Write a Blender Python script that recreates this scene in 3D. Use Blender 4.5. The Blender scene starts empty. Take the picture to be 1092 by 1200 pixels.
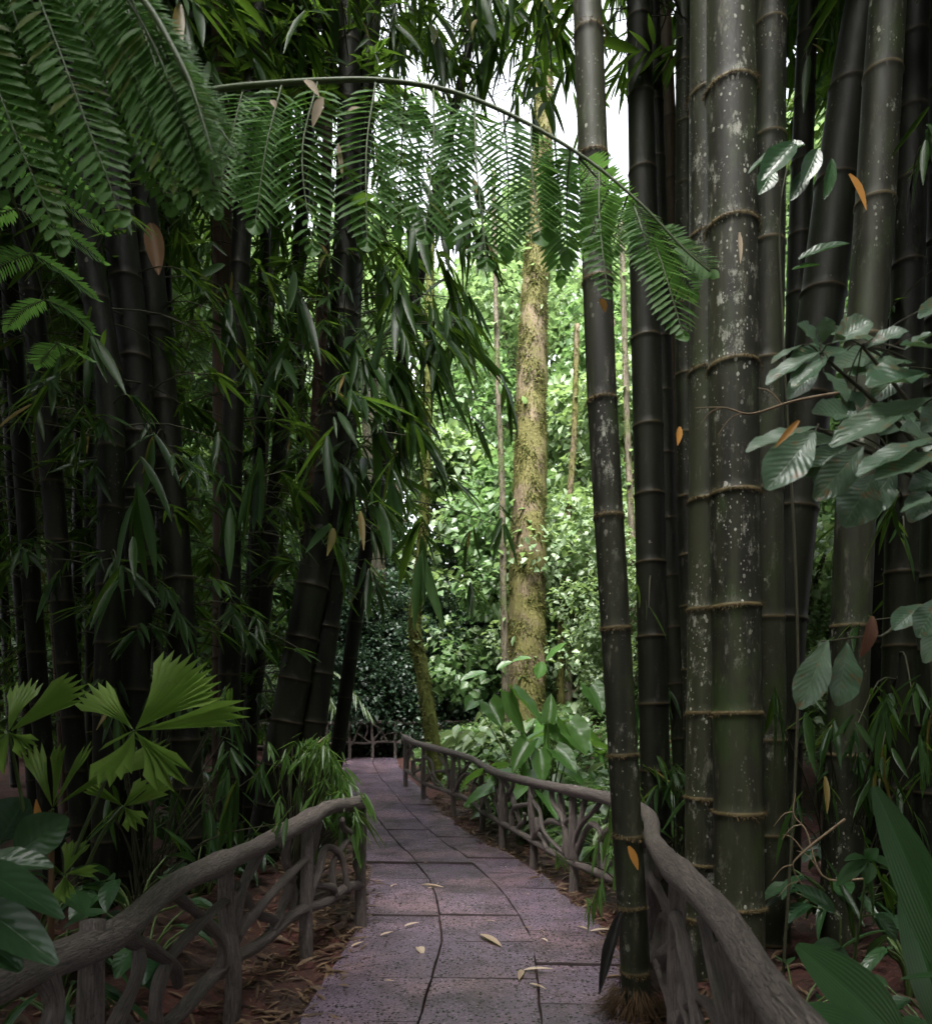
import bpy, math, random
import numpy as np
from mathutils import Vector

random.seed(7)
SC = bpy.context.scene
COL = SC.collection
F, HOR, CX, EYE = 850.0, 848.0, 546.0, 1.55      # photo pixels: focal length, horizon row, centre column; eye height


def P(px, py, Y):
    return np.array(((px - CX) * Y / F, Y, EYE - (py - HOR) * Y / F))


def R(seed):
    return np.random.default_rng(seed)


def nrm(v):
    v = np.asarray(v, float)
    return v / np.maximum(np.linalg.norm(v, axis=-1, keepdims=True), 1e-9)


# ------------------------------------------------------------------ mesh building
class MB:
    """collects quads / tris with a uv per corner and a random value per point"""

    def __init__(s):
        s.v, s.q, s.quv, s.qm, s.a, s.n = [], [], [], [], [], 0

    def add(s, V, Q, UV, rnd=0.5, m=0):
        V = np.asarray(V, float)
        Q = np.asarray(Q, int)
        s.v.append(V)
        s.q.append(Q + s.n)
        s.quv.append(np.asarray(UV, float))
        s.qm.append(np.full(len(Q), m))
        s.a.append(np.broadcast_to(np.asarray(rnd, float), (len(V),)).copy())
        s.n += len(V)

    def build(s, name, mats, parent=None, loc=(0, 0, 0), smooth=True):
        V = np.concatenate(s.v) - np.asarray(loc, float)
        Q = np.concatenate(s.q)
        UV = np.concatenate(s.quv).reshape(-1, 2)
        A = np.concatenate(s.a)
        me = bpy.data.meshes.new(name)
        me.vertices.add(len(V))
        me.vertices.foreach_set("co", V.ravel())
        me.loops.add(Q.size)
        me.loops.foreach_set("vertex_index", Q.ravel())
        me.polygons.add(len(Q))
        me.polygons.foreach_set("loop_start", np.arange(0, Q.size, 4))
        me.polygons.foreach_set("loop_total", np.full(len(Q), 4))
        me.polygons.foreach_set("use_smooth", np.full(len(Q), smooth))
        me.polygons.foreach_set("material_index", np.concatenate(s.qm).astype(np.int32))
        ul = me.uv_layers.new(name="UVMap")
        ul.data.foreach_set("uv", UV.ravel())
        at = me.attributes.new("rnd", "FLOAT", "POINT")
        at.data.foreach_set("value", A)
        for m in (mats if isinstance(mats, (list, tuple)) else [mats]):
            me.materials.append(m)
        me.update()
        me.validate()
        o = bpy.data.objects.new(name, me)
        COL.objects.link(o)
        if parent is not None:
            o.parent = parent
        else:
            o.location = loc
        return o


def leaf_t(n=6, prof="lance", fold=.12, droop=.25, cols=2, wave=0.0):
    """leaf of length 1 along +y, half width 1 in x (scaled later), upper side +z"""
    t = np.linspace(0, 1, n + 1)
    if prof == "lance":
        w = np.sin(np.pi * np.clip(t * .93 + .05, 0, 1)) ** .75 * (1 - .45 * t)
    elif prof == "oval":
        w = np.sin(np.pi * np.clip(t * .95 + .03, 0, 1)) ** .7
    elif prof == "obov":
        w = np.sin(np.pi * np.clip(t * .97 + .015, 0, 1) ** 1.45) ** .7
    elif prof == "heart":
        w = np.where(t < .18, .75 + t * 1.3, np.clip(np.cos(np.clip((t - .18) / .82, 0, 1) * np.pi / 2), 0, 1) ** .8)
    elif prof == "strap":
        w = np.minimum(1, t * 7 + .15) * np.clip((1 - t) * 3.0, 0, 1) ** .7
    w = np.maximum(w / w.max(), .015)
    xs = np.linspace(-1, 1, cols + 1)
    V, UV = [], []
    for i in range(n + 1):
        for x in xs:
            zf = (fold * 2.2 + wave * 4 * math.sin(t[i] * 17)) * abs(x) * w[i]
            y = t[i] - .04 * abs(x) * 0
            if prof == "heart" and i == 0:
                y = -.16 * abs(x)
            V.append((x * w[i], y, -droop * t[i] ** 2, zf))
            UV.append((x * .5 + .5, t[i]))
    V = np.array(V)
    UV = np.array(UV)
    Q = []
    c = cols + 1
    for i in range(n):
        for j in range(cols):
            a = i * c + j
            Q.append((a, a + 1, a + c + 1, a + c))
    Q = np.array(Q)
    return V, Q, UV[Q]


def frames(d, nh):
    y = nrm(d)
    x = np.cross(y, nh)
    l = np.linalg.norm(x, axis=-1, keepdims=True)
    x = np.where(l < 1e-4, np.cross(y, np.array([[1.0, .3, .1]])), x)
    x = nrm(x)
    z = np.cross(x, y)
    return x, y, z


def scatter(mb, T, pos, d, nh, L, W, rnd, m=0, flat=1.0):
    """place leaf template T at every pos, pointing along d, upper side towards nh"""
    V, Q, UV = T
    pos = np.atleast_2d(pos)
    k = len(pos)
    if k == 0:
        return
    x, y, z = frames(np.atleast_2d(d), np.broadcast_to(np.atleast_2d(nh), (k, 3)))
    L = np.broadcast_to(L, (k,))[:, None, None]
    W = np.broadcast_to(W, (k,))[:, None, None]
    P_ = (pos[:, None, :] + V[None, :, 0:1] * W * x[:, None, :] + V[None, :, 1:2] * L * y[:, None, :]
          + (V[None, :, 2:3] * L + V[None, :, 3:4] * W) * flat * z[:, None, :])
    nv = len(V)
    QQ = (Q[None] + (np.arange(k) * nv)[:, None, None]).reshape(-1, 4)
    UU = np.broadcast_to(UV[None], (k,) + UV.shape).reshape(-1, 4, 2)
    rr = np.repeat(np.broadcast_to(rnd, (k,)), nv)
    mb.add(P_.reshape(-1, 3), QQ, UU, rr, m)


def tube(mb, pts, rad, seg=10, m=0, rnd=.5, cap=True, bump=0.0, seed=1, flat=None):
    pts = np.asarray(pts, float)
    n = len(pts)
    rad = np.broadcast_to(rad, (n,)).astype(float)
    tg = np.gradient(pts, axis=0)
    tg = nrm(tg)
    ref = np.array([0, 0, 1.0]) if abs(tg[0][2]) < .8 else np.array([1.0, 0, 0])
    u = nrm(np.cross(tg[0], ref))
    us = []
    for i in range(n):
        u = u - tg[i] * np.dot(u, tg[i])
        u = nrm(u)
        us.append(u)
    us = np.array(us)
    ws = np.cross(tg, us)
    a = np.linspace(0, 2 * np.pi, seg, endpoint=False)
    rr = rad[:, None] * np.ones((1, seg))
    if bump:
        g = R(seed)
        ph = g.uniform(0, 6.28, 6)
        ln = np.concatenate([[0], np.cumsum(np.linalg.norm(np.diff(pts, axis=0), axis=1))])[:, None]
        f = (np.sin(a * 2 + ph[0] + ln * 3) + .8 * np.sin(a * 3 + ph[1] - ln * 5) + .7 * np.sin(ln * 9 + ph[2] + a)
             + .7 * np.sin(ln * 17 + ph[3] - a * 2) + .5 * g.normal(size=(n, seg)))
        rr = rr * (1 + bump * f)
    V = pts[:, None, :] + (np.cos(a)[None, :, None] * us[:, None, :] + np.sin(a)[None, :, None] * ws[:, None, :]) * rr[:, :, None]
    ln = np.concatenate([[0], np.cumsum(np.linalg.norm(np.diff(pts, axis=0), axis=1))])
    Q, UV = [], []
    for i in range(n - 1):
        for j in range(seg):
            k = (j + 1) % seg
            Q.append((i * seg + j, i * seg + k, (i + 1) * seg + k, (i + 1) * seg + j))
            UV.append(((j / seg, ln[i]), ((j + 1) / seg, ln[i]), ((j + 1) / seg, ln[i + 1]), (j / seg, ln[i + 1])))
    V = V.reshape(-1, 3)
    if np.ndim(rnd) == 1:
        rnd = np.repeat(rnd, seg)
    else:
        rnd = np.full(len(V), rnd)
    if cap:
        for (e, i0) in ((0, 0), (n - 1, (n - 1) * seg)):
            c = len(V)
            sgn = -1 if e == 0 else 1
            V = np.vstack([V, pts[e] + tg[e] * sgn * rad[e] * .25])
            rnd = np.append(rnd, rnd[i0])
            for j in range(0, seg, 2):
                q = (i0 + j, i0 + (j + 1) % seg, i0 + (j + 2) % seg, c)
                Q.append(q if sgn > 0 else q[::-1])
                UV.append(((.1, ln[e]), (.2, ln[e]), (.3, ln[e]), (.2, ln[e] + .03)))
    mb.add(V, Q, UV, rnd, m)


def spline(pts, n):
    """Catmull-Rom through pts, n samples"""
    p = np.asarray(pts, float)
    p = np.vstack([2 * p[0] - p[1], p, 2 * p[-1] - p[-2]])
    k = len(p) - 3
    out = []
    for s in np.linspace(0, k - 1e-9, n):
        i = int(s)
        t = s - i
        a, b, c, d = p[i], p[i + 1], p[i + 2], p[i + 3]
        out.append(.5 * (2 * b + (c - a) * t + (2 * a - 5 * b + 4 * c - d) * t * t + (3 * b - a - 3 * c + d) * t ** 3))
    return np.array(out)


def thing(name, label, cat, loc=(0, 0, 0), group=None):
    o = bpy.data.objects.new(name, None)
    COL.objects.link(o)
    o.location = tuple(float(x) for x in loc)
    o.empty_display_size = .2
    o["label"], o["category"] = label, cat
    if group:
        o["group"] = group
    return o


def tag(o, label, cat, group=None):
    o["label"], o["category"] = label, cat
    if group:
        o["group"] = group
    return o


def copy_tree(root, loc, rz=0.0, sc=1.0, label=None, group=None):
    r = root.copy()
    COL.objects.link(r)
    r.location = tuple(float(x) for x in loc)
    r.rotation_euler = (0, 0, rz)
    r.scale = (sc, sc, sc)
    if label:
        r["label"] = label
    if group:
        r["group"] = group
    for ch in list(root.children):
        c = ch.copy()
        COL.objects.link(c)
        c.parent = r
        for g in list(ch.children):
            d = g.copy()
            COL.objects.link(d)
            d.parent = c
    return r


# ------------------------------------------------------------------ materials
class NT:
    def __init__(s, name):
        s.m = bpy.data.materials.new(name)
        s.m.use_nodes = True
        s.t = s.m.node_tree
        s.t.nodes.clear()
        s.out = s.n("ShaderNodeOutputMaterial")

    def n(s, typ, **kw):
        nd = s.t.nodes.new(typ)
        for k, v in kw.items():
            setattr(nd, k, v)
        return nd

    def put(s, sock, v):
        if hasattr(v, "is_linked") or isinstance(v, bpy.types.NodeSocket):
            s.t.links.new(v, sock)
        else:
            if isinstance(v, tuple) and len(v) == 3 and sock.type == "RGBA":
                v = v + (1,)
            sock.default_value = v

    def math(s, op, a, b=0.0, c=None, clamp=False):
        nd = s.n("ShaderNodeMath", operation=op, use_clamp=clamp)
        s.put(nd.inputs[0], a)
        s.put(nd.inputs[1], b)
        if c is not None:
            s.put(nd.inputs[2], c)
        return nd.outputs[0]

    def mix(s, f, a, b, blend="MIX"):
        nd = s.n("ShaderNodeMix", data_type="RGBA", blend_type=blend)
        s.put(nd.inputs[0], f)
        s.put(nd.inputs[6], a)
        s.put(nd.inputs[7], b)
        return nd.outputs[2]

    def ramp(s, f, lo, hi):
        nd = s.n("ShaderNodeMapRange", interpolation_type="SMOOTHSTEP")
        s.put(nd.inputs[0], f)
        nd.inputs[1].default_value, nd.inputs[2].default_value = lo, hi
        return nd.outputs[0]

    def noise(s, vec, scale, detail=3, rough=.6):
        nd = s.n("ShaderNodeTexNoise")
        s.put(nd.inputs["Vector"], vec)
        nd.inputs["Scale"].default_value = scale
        nd.inputs["Detail"].default_value = detail
        nd.inputs["Roughness"].default_value = rough
        return nd.outputs[0]

    def voro(s, vec, scale, feature="F1"):
        nd = s.n("ShaderNodeTexVoronoi", feature=feature)
        s.put(nd.inputs["Vector"], vec)
        nd.inputs["Scale"].default_value = scale
        return nd

    def scale(s, vec, sc):
        nd = s.n("ShaderNodeVectorMath", operation="MULTIPLY")
        s.put(nd.inputs[0], vec)
        nd.inputs[1].default_value = sc
        return nd.outputs[0]

    def coords(s, kind="Object", jitter=True):
        tc = s.n("ShaderNodeTexCoord")
        v = tc.outputs[kind]
        if jitter:
            oi = s.n("ShaderNodeObjectInfo")
            a = s.n("ShaderNodeVectorMath", operation="ADD")
            c = s.n("ShaderNodeCombineXYZ")
            r = s.math("MULTIPLY", oi.outputs["Random"], 57.0)
            for i in range(3):
                s.t.links.new(r, c.inputs[i])
            s.t.links.new(v, a.inputs[0])
            s.t.links.new(c.outputs[0], a.inputs[1])
            v = a.outputs[0]
        return v

    def rnd(s):
        nd = s.n("ShaderNodeAttribute", attribute_name="rnd")
        return nd.outputs["Fac"]

    def uvxy(s):
        tc = s.n("ShaderNodeTexCoord")
        sp = s.n("ShaderNodeSeparateXYZ")
        s.t.links.new(tc.outputs["UV"], sp.inputs[0])
        return sp.outputs[0], sp.outputs[1]

    def around(s, k=1.0, l=1.0):
        """seamless vector round a tube from its uv"""
        u, v = s.uvxy()
        a = s.math("MULTIPLY", u, 2 * math.pi)
        c = s.n("ShaderNodeCombineXYZ")
        s.put(c.inputs[0], s.math("MULTIPLY", s.math("COSINE", a), k))
        s.put(c.inputs[1], s.math("MULTIPLY", s.math("SINE", a), k))
        s.put(c.inputs[2], s.math("MULTIPLY", v, l))
        oi = s.n("ShaderNodeObjectInfo")
        ad = s.n("ShaderNodeVectorMath", operation="ADD")
        s.put(ad.inputs[0], c.outputs[0])
        cc = s.n("ShaderNodeCombineXYZ")
        s.put(cc.inputs[2], s.math("MULTIPLY", oi.outputs["Random"], 37.0))
        s.put(ad.inputs[1], cc.outputs[0])
        return ad.outputs[0]

    def bump(s, h, strength=.5, dist=.01):
        nd = s.n("ShaderNodeBump")
        nd.inputs["Strength"].default_value = strength
        nd.inputs["Distance"].default_value = dist
        s.put(nd.inputs["Height"], h)
        return nd.outputs[0]

    def bsdf(s, col, rough=.6, spec=.5, normal=None):
        nd = s.n("ShaderNodeBsdfPrincipled")
        s.put(nd.inputs["Base Color"], col)
        s.put(nd.inputs["Roughness"], rough)
        s.put(nd.inputs["Specular IOR Level"], spec)
        if normal is not None:
            s.put(nd.inputs["Normal"], normal)
        return nd.outputs[0]

    def end(s, sh):
        s.t.links.new(sh, s.out.inputs["Surface"])
        return s.m


def leaf_mat(name, ca, cb, trans=.35, tc=None, rough=.38, spec=.5, veins=0, blem=0.0, rib=(.0, .0, .0), pleat=0, yellow=0.0):
    t = NT(name)
    r = t.rnd()
    col = t.mix(r, ca, cb)
    if yellow:
        col = t.mix(t.math("MULTIPLY", t.ramp(r, .965, .985), yellow), col, (.17, .115, .035))
    normal = None
    u, v = t.uvxy()
    if veins or pleat:
        au = t.math("ABSOLUTE", t.math("SUBTRACT", u, .5))
        if pleat:
            ph = t.math("MULTIPLY", au, pleat * 6.283)
        else:
            ph = t.math("MULTIPLY", t.math("SUBTRACT", v, t.math("MULTIPLY", au, .55)), veins * 6.283)
        s_ = t.math("SINE", ph)
        mid = t.ramp(au, .03, .0)
        h = t.math("ADD", t.math("MULTIPLY", s_, .5), t.math("MULTIPLY", mid, -1.2))
        normal = t.bump(h, .35, .002)
        col = t.mix(t.math("MULTIPLY", mid, .75), col, rib)
        col = t.mix(t.math("MULTIPLY", t.ramp(s_, .75, 1.0), .12), col, rib)
    if blem:
        vec = t.coords("Object")
        b = t.noise(vec, 26, 4, .7)
        col = t.mix(t.math("MULTIPLY", t.ramp(b, .57, .66), blem), col, (.20, .12, .05))
        b2 = t.noise(vec, 70, 2)
        col = t.mix(t.math("MULTIPLY", t.ramp(b2, .62, .72), blem * .6), col, (.22, .26, .2))
    p = t.bsdf(col, rough, spec, normal)
    if trans:
        tr = t.n("ShaderNodeBsdfTranslucent")
        tcol = tc or tuple(min(1, c * 1.8) for c in cb)
        t.put(tr.inputs[0], t.mix(.7, col, tcol))
        if normal is not None:
            t.put(tr.inputs["Normal"], normal)
        mx = t.n("ShaderNodeMixShader")
        mx.inputs[0].default_value = trans
        t.t.links.new(p, mx.inputs[1])
        t.t.links.new(tr.outputs[0], mx.inputs[2])
        p = mx.outputs[0]
    return t.end(p)


M = {}
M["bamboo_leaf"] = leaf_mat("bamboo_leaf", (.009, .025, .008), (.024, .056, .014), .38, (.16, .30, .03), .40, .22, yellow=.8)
M["bamboo_leaf_lit"] = leaf_mat("bamboo_leaf_light", (.032, .078, .016), (.065, .13, .026), .42, (.22, .38, .05), .35, .45, yellow=.8)  # paler copy of bamboo_leaf, brighter light put into its colour
M["fern"] = leaf_mat("fern_leaf", (.068, .165, .046), (.135, .26, .085), .46, (.20, .42, .07), .5, .25, yellow=.5)
M["fern_stalk"] = leaf_mat("fern_stalk", (.06, .09, .03), (.09, .12, .05), 0, None, .5, .4)
M["broad"] = leaf_mat("broad_leaf", (.075, .15, .085), (.125, .20, .125), .2, (.16, .28, .07), .33, .6, veins=11, blem=.9, rib=(.16, .22, .12))
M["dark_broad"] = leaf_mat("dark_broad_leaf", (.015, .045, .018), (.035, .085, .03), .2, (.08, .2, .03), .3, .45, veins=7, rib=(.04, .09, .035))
M["palm"] = leaf_mat("palm_leaf", (.16, .28, .05), (.26, .38, .09), .36, (.26, .44, .07), .38, .5, pleat=0, blem=.35)
M["palm_grass"] = leaf_mat("pleated_leaf", (.02, .068, .016), (.034, .10, .024), .3, (.09, .22, .03), .35, .5, pleat=13, rib=(.05, .15, .04))
M["arum"] = leaf_mat("arum_leaf", (.06, .155, .035), (.11, .235, .055), .42, (.22, .42, .05), .32, .55, veins=6, rib=(.13, .25, .07))
M["pale"] = leaf_mat("pale_leaf", (.11, .17, .085), (.24, .30, .18), .3, (.28, .40, .12), .36, .55, veins=6, rib=(.25, .33, .2))
M["forest"] = leaf_mat("forest_leaf", (.045, .10, .03), (.13, .20, .085), .38, (.20, .35, .10), .38, .5)
M["forest_pale"] = leaf_mat("forest_pale_leaf", (.11, .18, .085), (.26, .33, .20), .36, (.28, .42, .10), .38, .5)
M["forest_dark"] = leaf_mat("forest_dark_leaf", (.011, .028, .015), (.03, .06, .03), .25, (.06, .12, .04), .4, .5)
M["forest_lime"] = leaf_mat("forest_lime_leaf", (.07, .135, .04), (.16, .23, .09), .42, (.24, .36, .13), .4, .4)
M["dry"] = leaf_mat("dry_leaf", (.34, .25, .16), (.52, .43, .33), .25, (.5, .3, .1), .6, .3)
M["orange"] = leaf_mat("orange_leaf", (.45, .2, .04), (.55, .27, .07), .3, (.7, .3, .05), .5, .3)
M["rust"] = leaf_mat("rust_leaf", (.14, .06, .04), (.22, .11, .07), .2, (.3, .12, .05), .5, .4, veins=8, rib=(.2, .12, .08))
M["sheath"] = leaf_mat("black_sheath", (.008, .008, .007), (.02, .018, .016), 0, None, .55, .4)
M["tan_sheath"] = leaf_mat("tan_sheath", (.12, .07, .035), (.17, .10, .055), .1, (.2, .1, .05), .6, .3)
M["litter"] = leaf_mat("leaf_litter", (.04, .022, .014), (.22, .145, .085), .1, None, .6, .35)
M["moss_tuft"] = leaf_mat("moss_tuft", (.045, .062, .016), (.13, .125, .04), .3, (.17, .19, .05), .8, .1)
M["fringe"] = leaf_mat("node_fringe", (.045, .032, .016), (.14, .10, .05), .1, None, .8, .1)
M["root"] = leaf_mat("root_fibre", (.035, .022, .012), (.11, .07, .035), .05, None, .8, .1)
M["stalk"] = leaf_mat("leaf_stalk", (.05, .09, .025), (.08, .12, .03), 0, None, .5, .4)
M["twig"] = leaf_mat("twig", (.03, .032, .018), (.06, .055, .03), 0, None, .6, .3)
M["dead_twig"] = leaf_mat("dead_twig", (.14, .10, .06), (.22, .16, .1), 0, None, .7, .3)


def bamboo_mat(name, lich, dark=1.0, red=0.0):
    t = NT(name)
    v = t.coords("Object")
    tc = t.n("ShaderNodeTexCoord")
    st = t.noise(t.scale(v, (7, 7, .35)), 1.0, 4, .65)
    bl = t.noise(t.scale(v, (3, 3, 1.6)), 1.3, 4, .65)
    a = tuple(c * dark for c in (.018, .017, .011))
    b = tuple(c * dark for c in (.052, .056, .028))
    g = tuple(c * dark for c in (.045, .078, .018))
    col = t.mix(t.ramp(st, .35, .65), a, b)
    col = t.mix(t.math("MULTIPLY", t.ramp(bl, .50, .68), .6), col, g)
    if red:
        col = t.mix(red, col, (.10, .045, .03))
    # pale weathering streaks and lichen specks
    gr = t.noise(t.scale(v, (9, 9, 2.5)), 1.7, 5, .75)
    col = t.mix(t.math("MULTIPLY", t.ramp(gr, .55, .72), .12 + lich * .5), col, (.13, .125, .095))
    big = t.noise(t.scale(v, (2.2, 2.2, 1.1)), 1.1, 2)
    mask = t.ramp(big, .56 - .14 * lich, .70 - .10 * lich)
    spots = None
    for (sc, th, am) in ((15, .26, .8), (30, .32, .9), (62, .34, .9)):
        vo = t.voro(t.scale(v, (1, 1, .62)), sc)
        sp = t.n("ShaderNodeSeparateColor")
        t.put(sp.inputs[0], vo.outputs["Color"])
        wob = t.math("ADD", vo.outputs["Distance"], t.math("MULTIPLY", t.noise(v, sc * 4, 2), .22))
        pick = t.math("GREATER_THAN", sp.outputs[0], .80 - .28 * lich)
        edge = t.math("MULTIPLY", sp.outputs[1], th)
        dd = t.math("SUBTRACT", t.math("ADD", edge, .10), wob)
        s_ = t.math("MULTIPLY", t.ramp(dd, .0, .10), pick)
        s_ = t.math("MULTIPLY", s_, t.math("MULTIPLY", mask, am))
        spots = s_ if spots is None else t.math("MAXIMUM", spots, s_)
    pat = t.math("MULTIPLY", t.ramp(t.noise(t.scale(v, (1, 1, .55)), 11, 7, .78), .56, .66), t.math("MULTIPLY", mask, .75 * min(1, lich)))
    spots = t.math("MAXIMUM", spots, pat)
    wht = t.mix(t.noise(v, 40, 3), (.17, .175, .135), (.50, .50, .43))
    col = t.mix(t.math("MULTIPLY", spots, min(1, .35 + lich)), col, wht)
    ring = t.rnd()
    moss = t.mix(t.noise(v, 25, 3), tuple(c * (.25 + .75 * lich) for c in (.05, .038, .018)), tuple(c * (.25 + .75 * lich) for c in (.11, .085, .038)))
    col = t.mix(t.ramp(ring, .55, .95), col, moss)
    h = t.math("ADD", t.math("MULTIPLY", st, .4), t.math("MULTIPLY", spots, .25))
    h = t.math("ADD", h, t.math("MULTIPLY", gr, .3))
    return t.end(t.bsdf(col, t.math("ADD", t.math("MULTIPLY", gr, .4), .38), .16 + .12 * min(1, lich), t.bump(h, .7, .008)))


M["culm_lichen"] = bamboo_mat("bamboo_culm_lichen", 1.45, .62)
M["culm_mid"] = bamboo_mat("bamboo_culm_speckled", .8, .5)
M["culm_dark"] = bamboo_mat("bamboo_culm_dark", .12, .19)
M["culm_red"] = bamboo_mat("bamboo_culm_reddish", .1, .45, .4)


def rail_mat():
    t = NT("railing_bark")
    v = t.around(1.0, 1.6)
    g1 = t.noise(t.scale(v, (4.5, 4.5, 2.2)), 2.2, 5, .65)
    vo = t.voro(t.scale(v, (5.5, 5.5, 4.5)), 2.0, "DISTANCE_TO_EDGE")
    crack = t.ramp(vo.outputs["Distance"], .0, .12)
    n2 = t.noise(v, 2.2, 3)
    col = t.mix(t.ramp(g1, .3, .7), (.085, .068, .062), (.26, .215, .195))
    col = t.mix(t.ramp(n2, .55, .75), col, (.12, .105, .09))
    col = t.mix(t.math("MULTIPLY", t.math("SUBTRACT", 1.0, crack), .55), col, (.04, .033, .03))
    wv = t.noise(t.coords("Object", False), 3.0, 3)
    col = t.mix(t.math("MULTIPLY", t.ramp(wv, .6, .75), .5), col, (.09, .10, .05))
    h = t.math("ADD", t.math("MULTIPLY", g1, .8), t.math("MULTIPLY", crack, .5))
    return t.end(t.bsdf(col, .55, .45, t.bump(h, .9, .012)))


M["rail"] = rail_mat()


def bark_mat(name, a, b, mossc, am, scale=1.0):
    t = NT(name)
    v = t.coords("Object")
    n1 = t.noise(t.scale(v, (7 * scale, 7 * scale, 1.6 * scale)), 1.0, 5, .7)
    n2 = t.noise(v, 1.6 * scale, 4, .6)
    col = t.mix(t.ramp(n1, .35, .65), a, b)
    col = t.mix(t.math("MULTIPLY", t.ramp(n2, .6 - am * .35, .72 - am * .3), .85), col, mossc)
    n3 = t.noise(v, 22 * scale, 3)
    col = t.mix(t.math("MULTIPLY", n3, .5), col, tuple(c * .45 for c in mossc))
    return t.end(t.bsdf(col, .8, .25, t.bump(t.math("ADD", n1, t.math("MULTIPLY", n3, .5)), .9, .04)))


M["mossy_bark"] = bark_mat("mossy_bark", (.075, .055, .036), (.19, .145, .095), (.11, .105, .028), .6)
M["green_moss_bark"] = bark_mat("green_moss_bark", (.06, .06, .025), (.12, .11, .05), (.10, .12, .02), 1.0)
M["bark"] = bark_mat("forest_bark", (.05, .04, .03), (.16, .13, .10), (.07, .09, .03), .35)


M["dark_bark"] = bark_mat("dark_bark", (.018, .014, .01), (.05, .04, .03), (.03, .035, .012), .35)  # shaded copy of the forest bark, shade put into its colour


def path_mat():
    t = NT("wet_paving")
    v = t.coords("Object", False)
    r = t.rnd()
    big = t.noise(v, 1.1, 4, .6)
    n1 = t.noise(v, 55, 3, .7)
    base = t.mix(r, (.135, .103, .145), (.235, .172, .235))
    base = t.mix(t.math("MULTIPLY", t.ramp(big, .42, .68), .55), base, (.34, .21, .225))
    col = t.mix(t.ramp(n1, .3, .75), t.mix(.5, base, (.05, .042, .05)), base)
    pit = None
    for sc, th in ((34, .24), (60, .28), (20, .14)):
        vo = t.voro(v, sc)
        sp = t.n("ShaderNodeSeparateColor")
        t.put(sp.inputs[0], vo.outputs["Color"])
        e = t.math("MULTIPLY", sp.outputs[0], th * 1.7)
        d = t.math("ADD", vo.outputs["Distance"], t.math("MULTIPLY", t.noise(v, sc * 3, 2), .18))
        p = t.math("LESS_THAN", t.math("SUBTRACT", d, .09), e)
        pk = t.math("GREATER_THAN", sp.outputs[1], .25)
        p = t.math("MULTIPLY", p, pk)
        pit = p if pit is None else t.math("MAXIMUM", pit, p)
    col = t.mix(t.math("MULTIPLY", pit, .92), col, (.016, .013, .016))
    damp = t.noise(v, 2.3, 3)
    col = t.mix(t.math("MULTIPLY", t.ramp(damp, .42, .7), .55), col, (.05, .038, .048))
    alg = t.noise(v, .9, 5, .7)
    col = t.mix(t.math("MULTIPLY", t.ramp(alg, .58, .72), .35), col, (.06, .06, .03))
    rough = t.math("ADD", t.math("MULTIPLY", n1, .32), .06)
    h = t.math("SUBTRACT", t.math("MULTIPLY", n1, .5), t.math("MULTIPLY", pit, .9))
    return t.end(t.bsdf(col, rough, .5, t.bump(h, 1.0, .009)))


M["path"] = path_mat()


t = NT("joint_dirt")
v_ = t.coords("Object", False)
M["joint"] = t.end(t.bsdf(t.mix(t.noise(v_, 30, 3), (.02, .015, .015), (.06, .045, .045)), .85, .2))


def soil_mat():
    t = NT("red_soil")
    v = t.coords("Object", False)
    n1 = t.noise(v, 1.4, 5, .65)
    n2 = t.noise(v, 18, 4, .7)
    col = t.mix(t.ramp(n1, .35, .65), (.085, .026, .021), (.038, .020, .014))
    col = t.mix(t.ramp(n2, .4, .75), col, (.02, .013, .010))
    return t.end(t.bsdf(col, .7, .35, t.bump(n2, .9, .03)))


M["soil"] = soil_mat()


# ------------------------------------------------------------------ ground shape
R_EDGE = [(-6, .55), (1.5, .72), (3.74, .94), (5.2, 1.05), (6.3, .95), (7.5, .74), (8.7, .48), (10.5, -.10), (12.1, -.55), (14.7, -1.2), (18, -1.75), (30, -2.5)]
L_EDGE = [(-6, -1.0), (1.5, -.9), (3.74, -.84), (5.2, -.78), (7, -.90), (8.7, -1.3), (10.5, -1.75), (12.1, -2.25), (14.7, -3.0), (18, -3.6), (30, -4.5)]


def lerp_tab(tab, y):
    return np.interp(y, [a for a, _ in tab], [b for _, b in tab])


def rise(y):
    return np.interp(y, [-20, 9.2, 10.4, 11.5, 13.4, 15, 18, 22, 200], [0, 0, .06, .17, .38, .5, .60, .66, .7])


def smooth(t):
    t = np.clip(t, 0, 1)
    return t * t * (3 - 2 * t)


def ground_z(x, y):
    x, y = np.asarray(x, float), np.asarray(y, float)
    rd = x - lerp_tab(R_EDGE, y)
    ld = lerp_tab(L_EDGE, y) - x
    out = np.maximum(rd, ld)
    z = rise(y) - .028
    z = z + .06 * smooth((out + .02) / .35)
    z = z + .16 * smooth((out - .3) / 1.2) + np.where(out > 0, np.minimum(out, 12) * .02, 0)
    z = z + np.where(rd > 0, smooth((y - 7) / 9) * np.clip(rd - .6, 0, 6) * .22, 0)
    z = z + np.clip(y - 21, 0, 60) * .22 + np.clip(np.abs(x) - 12, 0, 60) * .12
    z = z + np.where(out > .1, .03 * np.sin(x * 3.1 + y * 1.7) + .025 * np.sin(x * 7.3 - y * 5.1) + .012 * np.sin(x * 17 + y * 13), 0)
    return z


def gz(x, y):
    return float(ground_z(x, y))


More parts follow.
